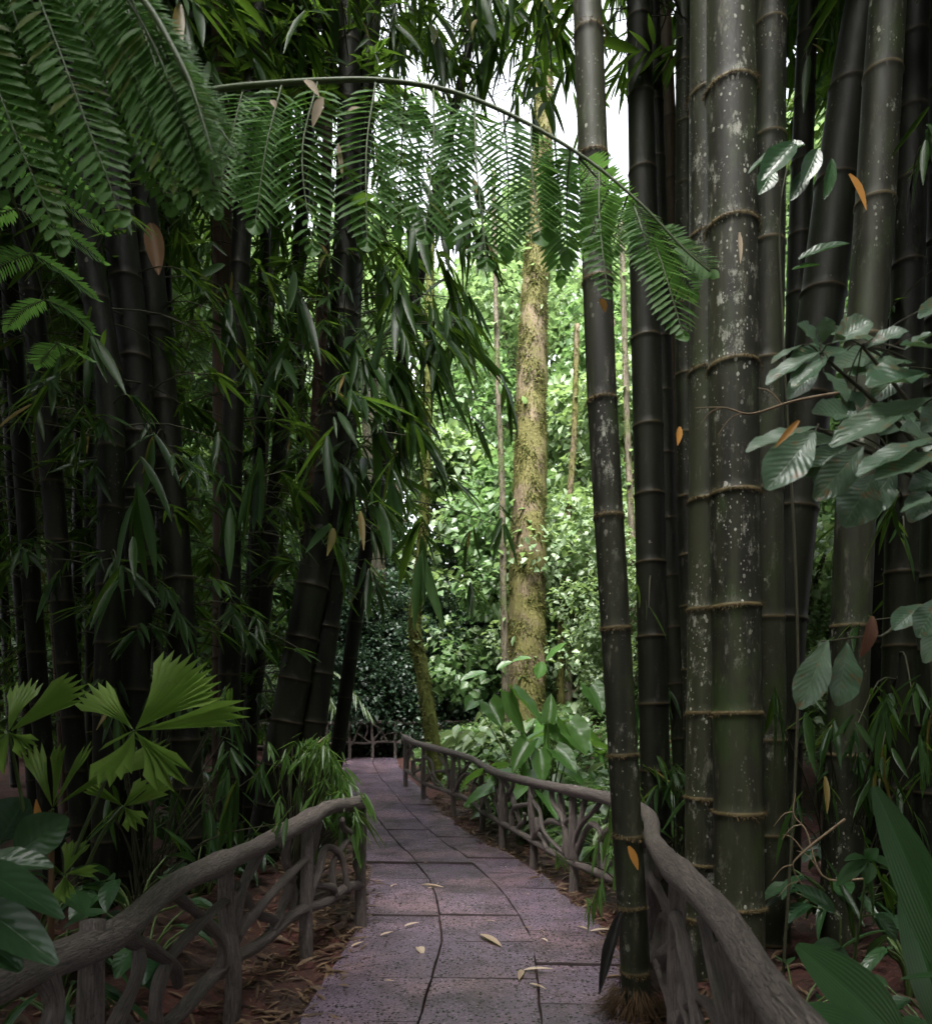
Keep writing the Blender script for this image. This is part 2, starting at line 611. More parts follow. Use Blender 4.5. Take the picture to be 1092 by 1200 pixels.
xs = np.concatenate([-np.geomspace(90, 4.1, 26), np.arange(-4, 4.01, .11), np.geomspace(4.1, 90, 26)])
ys = np.concatenate([-np.geomspace(25, 1.2, 8), np.arange(-1, 15, .14), np.geomspace(15.1, 130, 34)])
GX, GY = np.meshgrid(xs, ys)
GZ = ground_z(GX, GY)
mb = MB()
nx, ny = len(xs), len(ys)
ii, jj = np.meshgrid(np.arange(nx - 1), np.arange(ny - 1))
a = (jj * nx + ii).ravel()
Q = np.stack([a, a + 1, a + nx + 1, a + nx], 1)
mb.add(np.stack([GX.ravel(), GY.ravel(), GZ.ravel()], 1), Q, np.zeros((len(Q), 4, 2)))
g_ = mb.build("ground", M["soil"])
g_["kind"] = "structure"

# ------------------------------------------------------------------ paving
mb = MB()
g = R(5)
y = -2.0
row = 0
while y < 24:
    ln = .70 + g.uniform(-.07, .09)
    y1 = y + ln
    for c in range(3):
        fr = [(0, .335), (.335, .69), (.69, 1)][c]
        off = [0, .02, .31][c] + g.uniform(-.008, .008)
        y0_, y1_ = y + off, y1 + off
        sk = g.uniform(-.015, .015, 4)
        cor = []
        for (yy, f_, s_) in ((y0_, fr[0], 0), (y0_, fr[1], 1), (y1_, fr[1], 2), (y1_, fr[0], 3)):
            l_, r_ = lerp_tab(L_EDGE, yy), lerp_tab(R_EDGE, yy)
            edge = 0
            if f_ == 0:
                edge = -g.uniform(0, .06)
            if f_ == 1:
                edge = g.uniform(-.03, .06)
            slope = (f_ - .5) * -.10
            cor.append([l_ + (r_ - l_) * f_ + edge, yy + slope + sk[s_] * .4])
        cor = np.array(cor)
        ctr = cor.mean(0)
        step = .022 if (7.5 < y < 9.2 and row % 2 == 0) else 0
        zt = g.uniform(-.004, .006) + step
        tilt = g.normal(0, .003, 4)
        # rings: skirt, chamfer, top
        n_e = 7
        ring = []
        for e in range(4):
            p0, p1 = cor[e], cor[(e + 1) % 4]
            for k in range(n_e):
                ring.append((p0 + (p1 - p0) * k / n_e, tilt[e] + (tilt[(e + 1) % 4] - tilt[e]) * k / n_e))
        rp = np.array([r[0] for r in ring])
        rt = np.array([r[1] for r in ring])
        rp = rp + g.normal(0, .0022, rp.shape)
        inn = ctr - rp
        d = nrm(inn)
        rt = rt + rise(rp[:, 1])
        v0 = np.column_stack([rp + d * .004, zt - .12 + rt])
        v1 = np.column_stack([rp + d * .004, zt - .012 + rt + g.normal(0, .0015, len(rp))])
        v2 = np.column_stack([rp + d * .009, zt + rt + g.normal(0, .0008, len(rp))])
        V = np.vstack([v0, v1, v2, [[ctr[0], ctr[1], zt + rt.mean()]]])
        n_ = len(rp)
        Qs = []
        for k in range(n_):
            k2 = (k + 1) % n_
            Qs.append((k, k2, n_ + k2, n_ + k))
            Qs.append((n_ + k, n_ + k2, 2 * n_ + k2, 2 * n_ + k))
        for k in range(0, n_, 2):
            Qs.append((2 * n_ + k, 2 * n_ + (k + 1) % n_, 2 * n_ + (k + 2) % n_, 3 * n_))
        k_ = 2 * n_
        mb.add(V, Qs[:k_], np.zeros((k_, 4, 2)), 0, 1)
        mb.add(V, Qs[k_:], np.zeros((len(Qs) - k_, 4, 2)), g.uniform(0, 1), 0)
    y = y1
    row += 1
pth = mb.build("path", [M["path"], M["joint"]], smooth=False)
pth["kind"] = "structure"

# ------------------------------------------------------------------ railings
def seg_at(P_, s):
    ln = np.concatenate([[0], np.cumsum(np.linalg.norm(np.diff(P_, axis=0), axis=1))])
    return np.array([np.interp(s, ln, P_[:, k]) for k in range(3)]), ln[-1]


def railing(label, plan, h, h2, step, rad, seed, post_at=None, lowstart=0, brace=True, group=None, fine=True):
    """plan: list of (x, y) ground points; a log top rail, a thinner log below, posts and crooked branches between"""
    g = R(seed)
    pl = spline([(p[0], p[1], 0) for p in plan], 60)
    base = np.array([[p[0], p[1], float(rise(p[1]))] for p in pl])
    hs = np.full(60, h)
    if len(plan[0]) > 2:
        hs = spline([(p[2], 0, 0) for p in plan], 60)[:, 0]
    top = base + np.array([0, 0, 1.0]) * hs[:, None]
    top[:, 2] += .018 * np.sin(np.arange(60) * .35 + seed)
    top[:, 0] += .012 * np.sin(np.arange(60) * .5 + seed)
    loc = base[0]
    root = thing("railing", label, "railing", loc, group)
    mb = MB()
    sg = 20 if fine else 10
    T = spline(top, 150)
    kn = np.zeros(150)
    for q_ in g.integers(4, 146, 9):
        kn += .16 * np.exp(-((np.arange(150) - q_) / 1.8) ** 2)
    tube(mb, T, rad * (1 + .07 * np.sin(np.arange(150) * .21 + seed) + kn), sg, bump=.026, seed=seed)
    mb.build("top_rail", M["rail"], root, loc)
    mb = MB()
    lo = base + [0, 0, h2]
    lo[:, 2] += .02 * np.sin(np.arange(60) * .6 + seed * 2)
    lo = lo[lowstart:]
    tube(mb, spline(lo, 120), rad * .68, sg - 4, bump=.03, seed=seed + 1)
    mb.build("lower_rail", M["rail"], root, loc)
    tot = seg_at(base, 0)[1]
    ss = post_at if post_at is not None else list(np.arange(.06, tot, step)) + [tot - .03]
    posts = []
    for s in ss:
        b, _ = seg_at(base, s)
        posts.append(b)
        mb = MB()
        w = g.normal(0, .012, 2)
        pts = np.array([b + [0, 0, -.25], b + [w[0], 0, h * .3], b + [0, w[1], h * .65], b + [0, 0, h + .01]])
        tube(mb, spline(pts, 14), rad * .80 * np.linspace(1.12, .9, 14), 12, bump=.03, seed=int(s * 100) + seed)
        mb.build("post", M["rail"], root, loc)
    if brace:
        for i in range(len(ss) - 1):
            s0, s1 = ss[i], ss[i + 1]
            L = s1 - s0
            if L < .35:
                continue
            def q(f_, z_, o=0.0):
                b, _ = seg_at(base, s0 + L * f_)
                return b + np.array([o, 0, z_])
            kind = (i + seed) % 4
            o = g.normal(0, .02)
            if kind == 0:
                br = [[q(.02, h - .05), q(.28, h * .82, o), q(.52, h * .62), q(.60, h * .45, o)],
                      [q(.40, h2), q(.42, h * .55), q(.58, h * .66), q(.97, h * .72)],
                      [q(.12, h2 * .9), q(.10, h * .5), q(.26, h * .70), q(.30, h * .8)]]
            elif kind == 1:
                br = [[q(.04, h * .80), q(.24, h * .72, o), q(.42, h * .50), q(.72, h2 + .03)],
                      [q(.06, h2), q(.2, h * .48, o), q(.44, h * .60), q(.80, h * .66), q(.97, h * .74)],
                      [q(.74, h - .03), q(.78, h * .75, o), q(.84, h * .55), q(.82, h2 + .02)]]
            elif kind == 2:
                br = [[q(.97, h - .06), q(.72, h * .80), q(.52, h * .60, o), q(.46, h2)],
                      [q(.03, h2 + .03), q(.2, h * .62), q(.40, h * .74, o), q(.56, h * .64), q(.62, h2 * .9)],
                      [q(.2, h - .04), q(.18, h * .72, o), q(.08, h * .58)]]
            else:
                br = [[q(.03, h2), q(.14, h * .45), q(.34, h * .72, o), q(.48, h - .05)],
                      [q(.97, h2), q(.78, h * .5, o), q(.62, h * .58), q(.34, h * .72)],
                      [q(.78, h - .03), q(.80, h * .8), q(.72, h * .62, o), q(.68, h * .56)]]
            if fine:
                e = 1 if i % 2 else -1
                br.append([q(.5 + .42 * e, h2 * .95), q(.5 + .40 * e, h * .52, o), q(.5 + .30 * e, h * .72), q(.5 + .10 * e, h * .86), q(.5 + .02 * e, h - .04)])
                br.append([q(.5 - .05 * e, h2), q(.5 - .12 * e, h * .42), q(.5 - .30 * e, h * .50, o), q(.5 - .36 * e, h * .62)])
            for bpts in br:
                mb = MB()
                r0 = rad * g.uniform(.44, .64)
                bp = np.array(bpts) + g.normal(0, .012, (len(bpts), 3))
                tube(mb, spline(bp, 22), np.linspace(r0 * 1.1, r0 * .8, 22) * (1 + .12 * np.sin(np.arange(22) * .8 + i)), 10, bump=.035, seed=seed * 31 + i)
                mb.build("brace", M["rail"], root, loc)
    return root


railing("gnarled log railing on the left of the path, running up close to the viewer",
        [(-1.21, .5, .88), (-1.21, 1.4, .865), (-1.21, 2.3, .845), (-1.23, 3.05, .845), (-1.17, 4.1, .87), (-1.0, 5.0, .93), (-.80, 5.56, .97)], .90, .32, 1.03, .052, 3, post_at=[.55, 1.85, 3.15, 4.3, 5.22])
railing("long curving log railing along the right edge of the path, behind the slim bamboo",
        [(-1.14, 13.5), (-.80, 12.5), (-.38, 11.6), (.10, 10.65), (.24, 10.0), (.50, 8.7), (.86, 7.1), (1.17, 5.75), (1.22, 4.9), (1.05, 4.05), (.90, 3.1), (.78, 2.2), (.68, 1.5), (.62, .6), (.60, -.6)],
        .925, .30, 1.2, .051, 4)
railing("distant log railing across the far bend of the path",
        [(-5.6, 16.4), (-4.2, 18.3), (-2.8, 19.3), (-1.2, 19.5), (.6, 19.2)], .95, .42, .62, .05, 9, fine=False)


# ------------------------------------------------------------------ bamboo
T_BL = leaf_t(6, "lance", .22, .07)
T_BL_LOW = leaf_t(3, "lance", .2, .12)
LITTLE_TWIG = 4


def culm_pts(pix, Y, top=None):
    """pix: list of (px, py) seen at depth Y (number or one per point), continued down to the ground and up to a drooping top"""
    Ys = np.broadcast_to(Y, (len(pix),)).astype(float)
    pts = [P(a, b, y_) for (a, b), y_ in zip(pix, Ys)]
    pts.sort(key=lambda p: p[2])
    d = pts[0] - pts[1]
    d = d / abs(d[2])
    zb = gz(pts[0][0], pts[0][1])
    if pts[0][2] > zb - .1:
        pts.insert(0, pts[0] + d * (pts[0][2] - zb + .12))
    d = pts[-1] - pts[-2]
    d = d / d[2]
    zt = pts[-1][2]
    top = top or 13.0
    if top > zt:
        n = 4
        for k in range(1, n + 1):
            z = (top - zt) * k / n
            pts.append(pts[-1 - (k - 1)] * 0 + np.array([pts[-1][0] + d[0] * (top - zt) / n * (1 + .25 * k), pts[-1][1] + d[1] * (top - zt) / n, zt + z]))
    return np.array(pts)


def add_fan(pos_l, dir_l, nh_l, len_l, wid_l, p, main, n, L, g, spread=1.0, droop=.22):
    """a fan of bamboo leaves leaving a short twig at p"""
    main = nrm(main)
    side = nrm(np.cross(main, [0, 0, 1.0]) + 1e-6)
    az = g.uniform(-.6, .6)
    up = nrm(np.cross(side, main))
    sd = nrm(side * math.cos(az) + up * math.sin(az))
    nn = np.cross(sd, main)
    ks = np.linspace(-1, 1, n) + g.normal(0, .07, n)
    for k in ks:
        ang = k * spread
        d = main * math.cos(ang) + sd * math.sin(ang) + g.normal(0, .16, 3)
        d = d + np.array([0, 0, -droop])
        back = main * (-.45 * L * abs(k)) * g.uniform(.2, 1.3)
        pos_l.append(p + back + g.normal(0, .01, 3))
        dir_l.append(d)
        nh_l.append(np.array([0, 0, 1.0]) + .5 * nn * np.sign(nn[2] + 1e-6) + g.normal(0, .35, 3))
        l = L * g.uniform(.4, 1.12) * (1 - .2 * abs(k))
        len_l.append(l)
        wid_l.append(l * g.uniform(.058, .08))


def sprays(mb, pts, specs, g, T=T_BL, lm=0, twig=1):
    """specs: list of (attach point on culm, fan point, direction, n leaves, leaf length, spread)"""
    pos, dr, nh, ln, wd = [], [], [], [], []
    for (a, p, d, n, L, spd) in specs:
        add_fan(pos, dr, nh, ln, wd, p, d, n, L, g, spd)
        if twig:
            mid = (a + p) / 2 + np.array([0, 0, .10 * np.linalg.norm(p - a)])
            tube(mb, spline([a, mid, p], 7), np.linspace(.007, .003, 7), 4, m=1, rnd=.4, cap=False)
    scatter(mb, T, np.array(pos), np.array(dr), np.array(nh), np.array(ln), np.array(wd), g.uniform(0, 1, len(pos)), lm)


def culm(label, pix, Y, wpx, mat, nodes=None, top=13.0, group=None, fringe=False, fol=None, seed=0, nsp=.42, heroes=(), leaf="bamboo_leaf", fol_low=None, seg=None, taper=.75):
    g = R(1000 + seed)
    ctrl = culm_pts(pix, Y, top)
    line = spline(ctrl, 90)
    loc = line[0].copy()
    root = thing("bamboo_culm", label, "bamboo", loc, group)
    yref = float(np.mean(Y))
    r0 = wpx * yref / F / 2
    zz = line[:, 2]
    if nodes is not None:
        nz = sorted([EYE - (n_ - HOR) * yref / F for n_ in nodes])
        while nz[-1] < top - .6:
            nz.append(nz[-1] + nsp * 1.15)
    else:
        nz = []
        z_ = zz[0] + g.uniform(.1, .3)
        while z_ < top - .3:
            nz.append(z_)
            z_ += nsp * g.uniform(.85, 1.15) * (1 + .25 * min(1, (z_ - zz[0]) / 4))
    prof = [(zz[0], 1.04, 0)]
    for z_ in nz:
        if z_ < zz[0] + .05:
            continue
        prof += [(z_ - .045, .985, 0), (z_ - .016, 1.0, .35), (z_ - .004, 1.055, 1), (z_ + .006, 1.035, 1), (z_ + .02, .985, .3), (z_ + .06, .975, 0)]
    prof.append((zz[-1], .9, 0))
    prof.sort()
    pz = np.array([p[0] for p in prof])
    pm = np.array([p[1] for p in prof])
    pa = np.array([p[2] for p in prof])
    px = np.interp(pz, zz, line[:, 0])
    py = np.interp(pz, zz, line[:, 1])
    tt = np.clip((pz - 5.0) / (top - 5.0), 0, 1)
    rad = r0 * pm * (1 - taper * tt)
    mb = MB()
    tube(mb, np.stack([px, py, pz], 1), rad, seg or (28 if wpx > 40 else 18), rnd=pa, cap=False)
    mb.build("stem", M[mat], root, loc)
    if fringe:
        for z_ in nz:
            if z_ < .05 or z_ > 6.8:
                continue
            c = np.array([np.interp(z_, zz, line[:, 0]), np.interp(z_, zz, line[:, 1]), z_])
            mbr = MB()
            k = int(260 * r0 / .14)
            a = g.uniform(0, 2 * np.pi, k)
            o = np.stack([np.cos(a), np.sin(a), np.zeros(k)], 1)
            pos = c + o * r0 * 1.045 + np.stack([np.zeros(k), np.zeros(k), g.normal(0, .006, k) + .012 * np.sin(a * 2 + z_ * 7)], 1)
            d = o * .9 + np.stack([g.normal(0, .3, k), g.normal(0, .3, k), g.normal(-.25, .5, k)], 1)
            scatter(mbr, leaf_t(1, "lance", 0, .1), pos, d, np.array([0, 0, 1.0]), g.uniform(.010, .026, k), .0018, g.uniform(0, 1, k))
            mbr.build("node_fringe", M["fringe"], root, loc)
    specs, tops = [], []

    def on(z_):
        z_ = min(max(z_, zz[0]), zz[-1])
        return np.array([np.interp(z_, zz, line[:, 0]), np.interp(z_, zz, line[:, 1]), z_])
    if fol:
        for (z0, z1, n, reach, L, nl) in fol:
            for i in range(n):
                z_ = g.uniform(z0, z1)
                a = on(z_)
                az = g.uniform(0, 2 * np.pi)
                rr = reach * g.uniform(.25, 1) ** .8
                o = np.array([math.cos(az), math.sin(az), 0])
                p = a + o * rr + np.array([0, 0, g.uniform(-.25, .15) * rr])
                # keep the view over the path towards the mossy tree free
                sx = CX + p[0] * F / max(p[1], .5)
                sy = HOR - (p[2] - EYE) * F / max(p[1], .5)
                if p[1] < 1.0 or (575 < sx < 812 and 120 < sy < 960) or (355 < sx < 740 and sy > 700):
                    continue
                if a[0] < 0 and sx > 560 and sy > 60:
                    continue
                specs.append((a, p, o * .8 + np.array([0, 0, -.55]) + g.normal(0, .25, 3), nl + int(g.integers(-2, 3)), L * g.uniform(.8, 1.2), g.uniform(.7, 1.15)))
    for (hx, hy, hY, ang, Lpx, n, spd) in heroes:
        p = P(hx, hy, hY)
        d = np.array([math.cos(math.radians(ang)), g.uniform(-.3, .1), math.sin(math.radians(ang))])
        a = on(p[2] + .35)
        specs.append((a, p, d, n, Lpx * hY / F, spd))
    if fol:
        gt = R(5000 + seed)
        for i in range(CANOPY):
            z_ = gt.uniform(7.6, top - .3)
            a = on(z_)
            az = gt.uniform(0, 2 * np.pi)
            o = np.array([math.cos(az), math.sin(az), 0])
            p = a + o * gt.uniform(.2, 2.1) + np.array([0, 0, gt.uniform(-.5, .3)])
            sx, sy = CX + p[0] * F / max(p[1], .5), HOR - (p[2] - EYE) * F / max(p[1], .5)
            if p[1] > 1 and (560 < sx < 800 and sy > 110 or 300 < sx < 810 and sy > -20 and gt.uniform() < .45):
                continue
            tops.append((a, p, o * .8 + np.array([0, 0, -.4]) + gt.normal(0, .25, 3), 8, gt.uniform(.34, .5), 1.1))
    if specs or tops:
        mbf = MB()
        if specs:
            sprays(mbf, line, specs, g, T_BL)
        if tops:
            sprays(mbf, line, tops, g, T_BL_LOW, 0, 0)
        mbf.build("foliage", [M[leaf], M["twig"]], root, loc)
    return root


CANOPY = 110
GR, GL = "bamboo culms in the clump right of the path", "bamboo culms in the dim grove left of the path"
CAN = [(7.2, 12.5, 60, 1.7, .30, 7)]
culm("slim speckled bamboo culm standing alone on the path side of the right railing", [(688, 0), (699, 300), (706, 480), (722, 750), (744, 1130)], 3.9, 35, "culm_mid",
     nodes=[1138, 1062, 980, 885, 737, 606, 470, 330, 185, 40], fringe=True, seed=1, fol=[(8, 12, 30, 1.2, .3, 7)], nsp=.62)
culm("nearly black upright bamboo culm just right of the slim speckled one", [(748, 0), (757, 400), (768, 930)], 5.7, 35, "culm_dark", seed=2, fol=CAN, nsp=.5, heroes=[(760, 712, 5.2, -65, 62, 4, 1.1), (745, 60, 5.5, 200, 80, 6, .9), (700, 40, 5.6, -100, 85, 6, .9)], group=GR)
culm("thin dark bamboo culm half hidden behind the nearly black upright one", [(765, 0), (782, 600), (797, 860)], 6.5, 22, "culm_dark", seed=3, fol=CAN, group=GR)
culm("thin reddish brown bamboo culm rising between dark culms, top centre right", [(779, 0), (789, 300), (800, 860)], 7.0, 20, "culm_red", seed=4, group=GR)
culm("thin grey bamboo culm touching the left side of the lichen spotted pair", [(801, 0), (804, 500), (814, 900)], 6.2, 24, "culm_mid", seed=5, fol=CAN, group=GR)
culm("thick lichen spotted bamboo culm, the left one of the big pair", [(830, 0), (831, 400), (829, 700), (825, 1030)], 4.35, 46, "culm_lichen", nodes=[1075, 1012, 935, 836, 715, 588, 437, 280, 115, -40], fringe=True, seed=6, fol=[(8, 12, 20, 1.4, .3, 7)], nsp=.7)
culm("thickest bamboo culm, green and white spotted, the right one of the big pair", [(856, 0), (858, 300), (862, 700), (867, 1120)], 3.92, 57, "culm_lichen", nodes=[1132, 1062, 952, 836, 712, 580, 431, 268, 108, -50], fringe=True, seed=7, nsp=.7)
culm("dark bamboo culm tucked close behind the thickest green spotted one", [(903, 0), (899, 300), (897, 600), (905, 1080)], 4.6, 40, "culm_mid", seed=8, nsp=.62, group=GR, fol=[(8, 12, 20, 1.4, .3, 7)])
culm("slender dark bamboo culm with a bright gap on either side, right of the big pair", [(947, 0), (938, 250), (930, 560), (925, 950)], 5.6, 27, "culm_dark", seed=9, fol=CAN, group=GR, heroes=[(945, 70, 5.3, 250, 70, 6, .8), (975, 30, 5.4, 260, 70, 5, .8)])
culm("thick dark bamboo culm leaning over the viewer across its neighbours", [(1012, 0), (988, 160), (960, 380), (925, 660), (905, 930)], 5.0, 50, "culm_dark", seed=10, nsp=.6, fol=[(8, 12, 20, 1.4, .3, 7)])
culm("lichen patched bamboo culm behind the leafy shrub at the right edge", [(1040, 0), (1024, 260), (1004, 560), (990, 930)], 4.35, 44, "culm_mid", nodes=[885, 735, 570, 400, 240, 88], seed=11, nsp=.68)
culm("dark bamboo culm by the right picture edge behind hanging bamboo leaves", [(1072, 0), (1064, 300), (1055, 700), (1046, 1000)], 4.9, 36, "culm_dark", seed=12, group=GR, heroes=[(1085, 165, 4.0, -100, 85, 7, .7), (1040, 600, 4.0, -120, 75, 6, 1.0), (1060, 640, 4.2, -70, 70, 5, .9), (1070, 820, 4.0, -110, 80, 7, 1.0), (1000, 860, 3.9, -95, 60, 6, .9), (1030, 900, 3.9, -95, 70, 6, .9)])
g = R(77)
lab = "dark bamboo culm in the depth of the right clump"
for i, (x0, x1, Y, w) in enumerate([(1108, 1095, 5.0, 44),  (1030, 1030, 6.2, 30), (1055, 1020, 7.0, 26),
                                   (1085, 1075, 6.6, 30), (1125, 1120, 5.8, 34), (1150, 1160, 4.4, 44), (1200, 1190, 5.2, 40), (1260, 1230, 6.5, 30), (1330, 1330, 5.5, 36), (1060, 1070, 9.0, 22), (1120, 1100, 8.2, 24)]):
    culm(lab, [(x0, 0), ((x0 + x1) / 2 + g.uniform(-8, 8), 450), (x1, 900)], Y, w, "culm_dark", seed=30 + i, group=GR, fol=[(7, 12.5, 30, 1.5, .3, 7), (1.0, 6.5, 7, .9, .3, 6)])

FL = [(2.2, 7.0, 46, .95, .31, 9), (7.0, 12, 40, 1.7, .32, 7)]
left = [
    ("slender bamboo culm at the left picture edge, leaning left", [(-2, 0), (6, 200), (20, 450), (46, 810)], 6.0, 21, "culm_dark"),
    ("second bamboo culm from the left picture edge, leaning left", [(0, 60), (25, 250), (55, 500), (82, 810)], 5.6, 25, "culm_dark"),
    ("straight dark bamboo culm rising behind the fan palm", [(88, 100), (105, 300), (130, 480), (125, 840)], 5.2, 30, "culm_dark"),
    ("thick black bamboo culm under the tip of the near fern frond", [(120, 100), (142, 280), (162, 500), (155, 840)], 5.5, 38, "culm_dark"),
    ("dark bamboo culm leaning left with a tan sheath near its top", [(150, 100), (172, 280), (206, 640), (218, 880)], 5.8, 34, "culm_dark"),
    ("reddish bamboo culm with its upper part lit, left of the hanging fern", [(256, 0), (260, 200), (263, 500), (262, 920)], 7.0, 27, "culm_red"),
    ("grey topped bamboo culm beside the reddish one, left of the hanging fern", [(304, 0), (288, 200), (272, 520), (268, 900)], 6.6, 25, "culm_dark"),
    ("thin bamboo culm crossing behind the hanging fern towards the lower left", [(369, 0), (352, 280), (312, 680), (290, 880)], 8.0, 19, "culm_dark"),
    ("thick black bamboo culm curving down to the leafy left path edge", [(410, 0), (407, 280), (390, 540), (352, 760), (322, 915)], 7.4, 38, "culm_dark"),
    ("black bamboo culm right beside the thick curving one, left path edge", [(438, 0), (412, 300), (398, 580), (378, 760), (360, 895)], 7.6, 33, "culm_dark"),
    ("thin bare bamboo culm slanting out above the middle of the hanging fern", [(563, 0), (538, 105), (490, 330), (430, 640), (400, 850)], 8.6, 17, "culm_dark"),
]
g = R(321)
MASS = []
for i in range(44):
    y_ = g.uniform(215, 640)
    xm = np.interp(y_, [215, 300, 420, 480, 560, 640], [585, 590, 560, 530, 500, 520])
    MASS.append((xm - abs(g.normal(0, 60)) - 20, y_, g.uniform(5.6, 7.2), g.uniform(-100, -35), g.uniform(58, 92), int(g.integers(8, 12)), g.uniform(.6, 1.0)))
TOPM = [(g.uniform(330, 680), g.uniform(-40, 75), g.uniform(7, 9.5), g.uniform(-125, -55), g.uniform(60, 95), int(g.integers(6, 10)), g.uniform(.7, 1.1)) for i in range(44)]
TOPM += [(g.uniform(560, 735), g.uniform(-30, 150), g.uniform(7.5, 9), g.uniform(-125, -55), g.uniform(50, 85), int(g.integers(6, 10)), g.uniform(.7, 1.1)) for i in range(12)]
HERO = {
    8: [(430, 420, 6.4, -60, 95, 9, .9), (380, 520, 6.0, -110, 95, 9, .9), (455, 330, 6.5, -70, 100, 9, .9), (330, 430, 6.0, -100, 90, 8, .9), (300, 560, 5.5, -100, 110, 8, .6), (395, 640, 6.5, -70, 80, 8, 1.0),
        (350, 350, 6.3, -80, 95, 8, 1.0), (470, 560, 6.8, -30, 90, 7, .9), (440, 500, 6.6, -50, 100, 8, .9), (420, 250, 6.5, -60, 100, 9, .9), (440, 680, 6.6, -60, 70, 7, .9)],
    9: [(495, 655, 5.6, -88, 112, 11, .95), (500, 420, 6.5, -55, 105, 9, .8), (530, 330, 6.6, -60, 105, 9, .8), (540, 400, 6.8, -45, 95, 8, .7), (480, 270, 6.5, -70, 100, 9, .9), (520, 250, 6.7, -80, 90, 8, .9),
        (598, 478, 6.6, -75, 80, 9, .8), (560, 500, 7.0, -60, 70, 6, .8), (590, 618, 6.8, -80, 60, 8, 1.1), (530, 560, 6.5, -20, 80, 6, .7), (500, 520, 6.5, -60, 95, 8, .8), (465, 450, 6.3, -75, 110, 10, .8), (450, 600, 6.2, -60, 100, 9, .9), (545, 640, 7.2, -110, 55, 6, .9), (555, 690, 7.2, -60, 60, 6, .8)],
    10: [(545, 20, 7.5, -80, 90, 8, .9), (600, 5, 7.2, -95, 95, 9, .9), (640, 20, 7.0, -75, 100, 9, .8), (590, 70, 7.6, -120, 70, 7, .9), (645, 125, 7.2, -70, 85, 8, 1.1), (500, 40, 7.6, -100, 90, 8, .9), (560, 90, 7.8, -70, 70, 7, .9), (470, 60, 7.5, -90, 80, 7, .9), (620, 90, 7.6, -110, 60, 7, .9), (575, 40, 7.3, -60, 80, 7, .9), (530, 70, 7.8, -110, 70, 7, 1)],
    4: [(215, 20, 4.6, -75, 100, 6, .5), (250, 90, 4.6, -70, 90, 6, .6), (160, 590, 4.6, -90, 110, 8, .6), (180, 520, 5.0, -80, 90, 7, .8), (230, 5, 4.6, -50, 95, 6, .6)],
    6: [(270, 600, 5.4, -80, 90, 8, .7), (300, 70, 6.0, -50, 90, 7, .8), (330, 30, 6.4, -40, 80, 7, .8), (310, 150, 6.0, -80, 90, 8, .9), (270, 360, 5.8, -80, 100, 8, .9), (295, 440, 6.0, -60, 90, 8, .9)],
    2: [(105, 420, 4.5, -90, 110, 8, .6), (90, 520, 4.6, -100, 90, 8, .8), (60, 440, 4.7, -110, 95, 8, .7), (140, 680, 4.4, -100, 100, 7, .7)],
}
HERO[8] += MASS[:18]
HERO[9] += MASS[18:]
HERO[10] += TOPM
for i, (lb, pix, Y, w, mt) in enumerate(left):
    fl = FL if i < 10 else [(7, 12, 20, 1.3, .3, 7)]
    culm(lb, pix, Y, w, mt, seed=60 + i, fol=fl, heroes=HERO.get(i, ()))
lab = "dim bamboo culm deep in the left grove"
g = R(78)
for i in range(26):
    x0 = g.uniform(-260, 440)
    Y = g.uniform(7.2, 12.5)
    if i > 18:
        x0 = g.uniform(-700, -120)
        Y = g.uniform(3.8, 8)
    x1 = x0 + g.uniform(-50, 60) - (40 if x0 > 300 else 0)
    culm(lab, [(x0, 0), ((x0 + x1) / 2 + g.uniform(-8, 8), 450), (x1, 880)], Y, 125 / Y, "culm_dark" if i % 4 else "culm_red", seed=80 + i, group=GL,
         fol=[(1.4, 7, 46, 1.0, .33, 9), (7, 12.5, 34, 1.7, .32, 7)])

# unseen culms added around the viewer, their crowns blocking light over the near path
lab = "unseen bamboo culm added beside the viewer, its crown blocking light"
for i, (x, y_) in enumerate([(-3.6, -2.6), (3.5, -2.6), (-2.2, -3.6), (2.2, -3.6), (-4.5, 2), (4.8, 2), (-3.8, 3.4), (3.6, 3.2), (2.9, .6), (-3.2, .8), (2.9, -1.2), (-2.8, -1.2)]):
    pix = None
    Yc = max(y_, .1)
    ctrl = [(x, y_)]
    gg = R(400 + i)
    z0 = gz(x, y_)
    pts = np.array([(x + .10 * k * np.sign(x) * -.6 - .03 * k * k * np.sign(x), y_ + .05 * k, z0 - .2 + k * 2.2) for k in range(7)])
    root = thing("bamboo_culm", lab, "bamboo", pts[0], "bamboo culms added around the viewer")
    line = spline(pts, 50)
    mb = MB()
    tube(mb, line, np.linspace(.1, .03, 50), 12, cap=False)
    mb.build("stem", M["culm_dark"], root, pts[0])
    sp = []
    for k in range(170):
        z_ = gg.uniform(6.5, 12.5)
        a = np.array([np.interp(z_, line[:, 2], line[:, 0]), np.interp(z_, line[:, 2], line[:, 1]), z_])
        az = gg.uniform(0, 6.28)
        o = np.array([math.cos(az), math.sin(az), 0])
        sp.append((a, a + o * gg.uniform(.3, 2.6) + [0, 0, gg.uniform(-.5, .1)], o * .8 + [0, 0, -.4], 8, .42, 1.1))
    mb = MB()
    sprays(mb, line, sp, gg, T_BL_LOW)
    mb.build("foliage", [M["bamboo_leaf"], M["twig"]], root, pts[0])


# ------------------------------------------------------------------ tree fern
T_PIN = leaf_t(3, "strap", .12, .08)


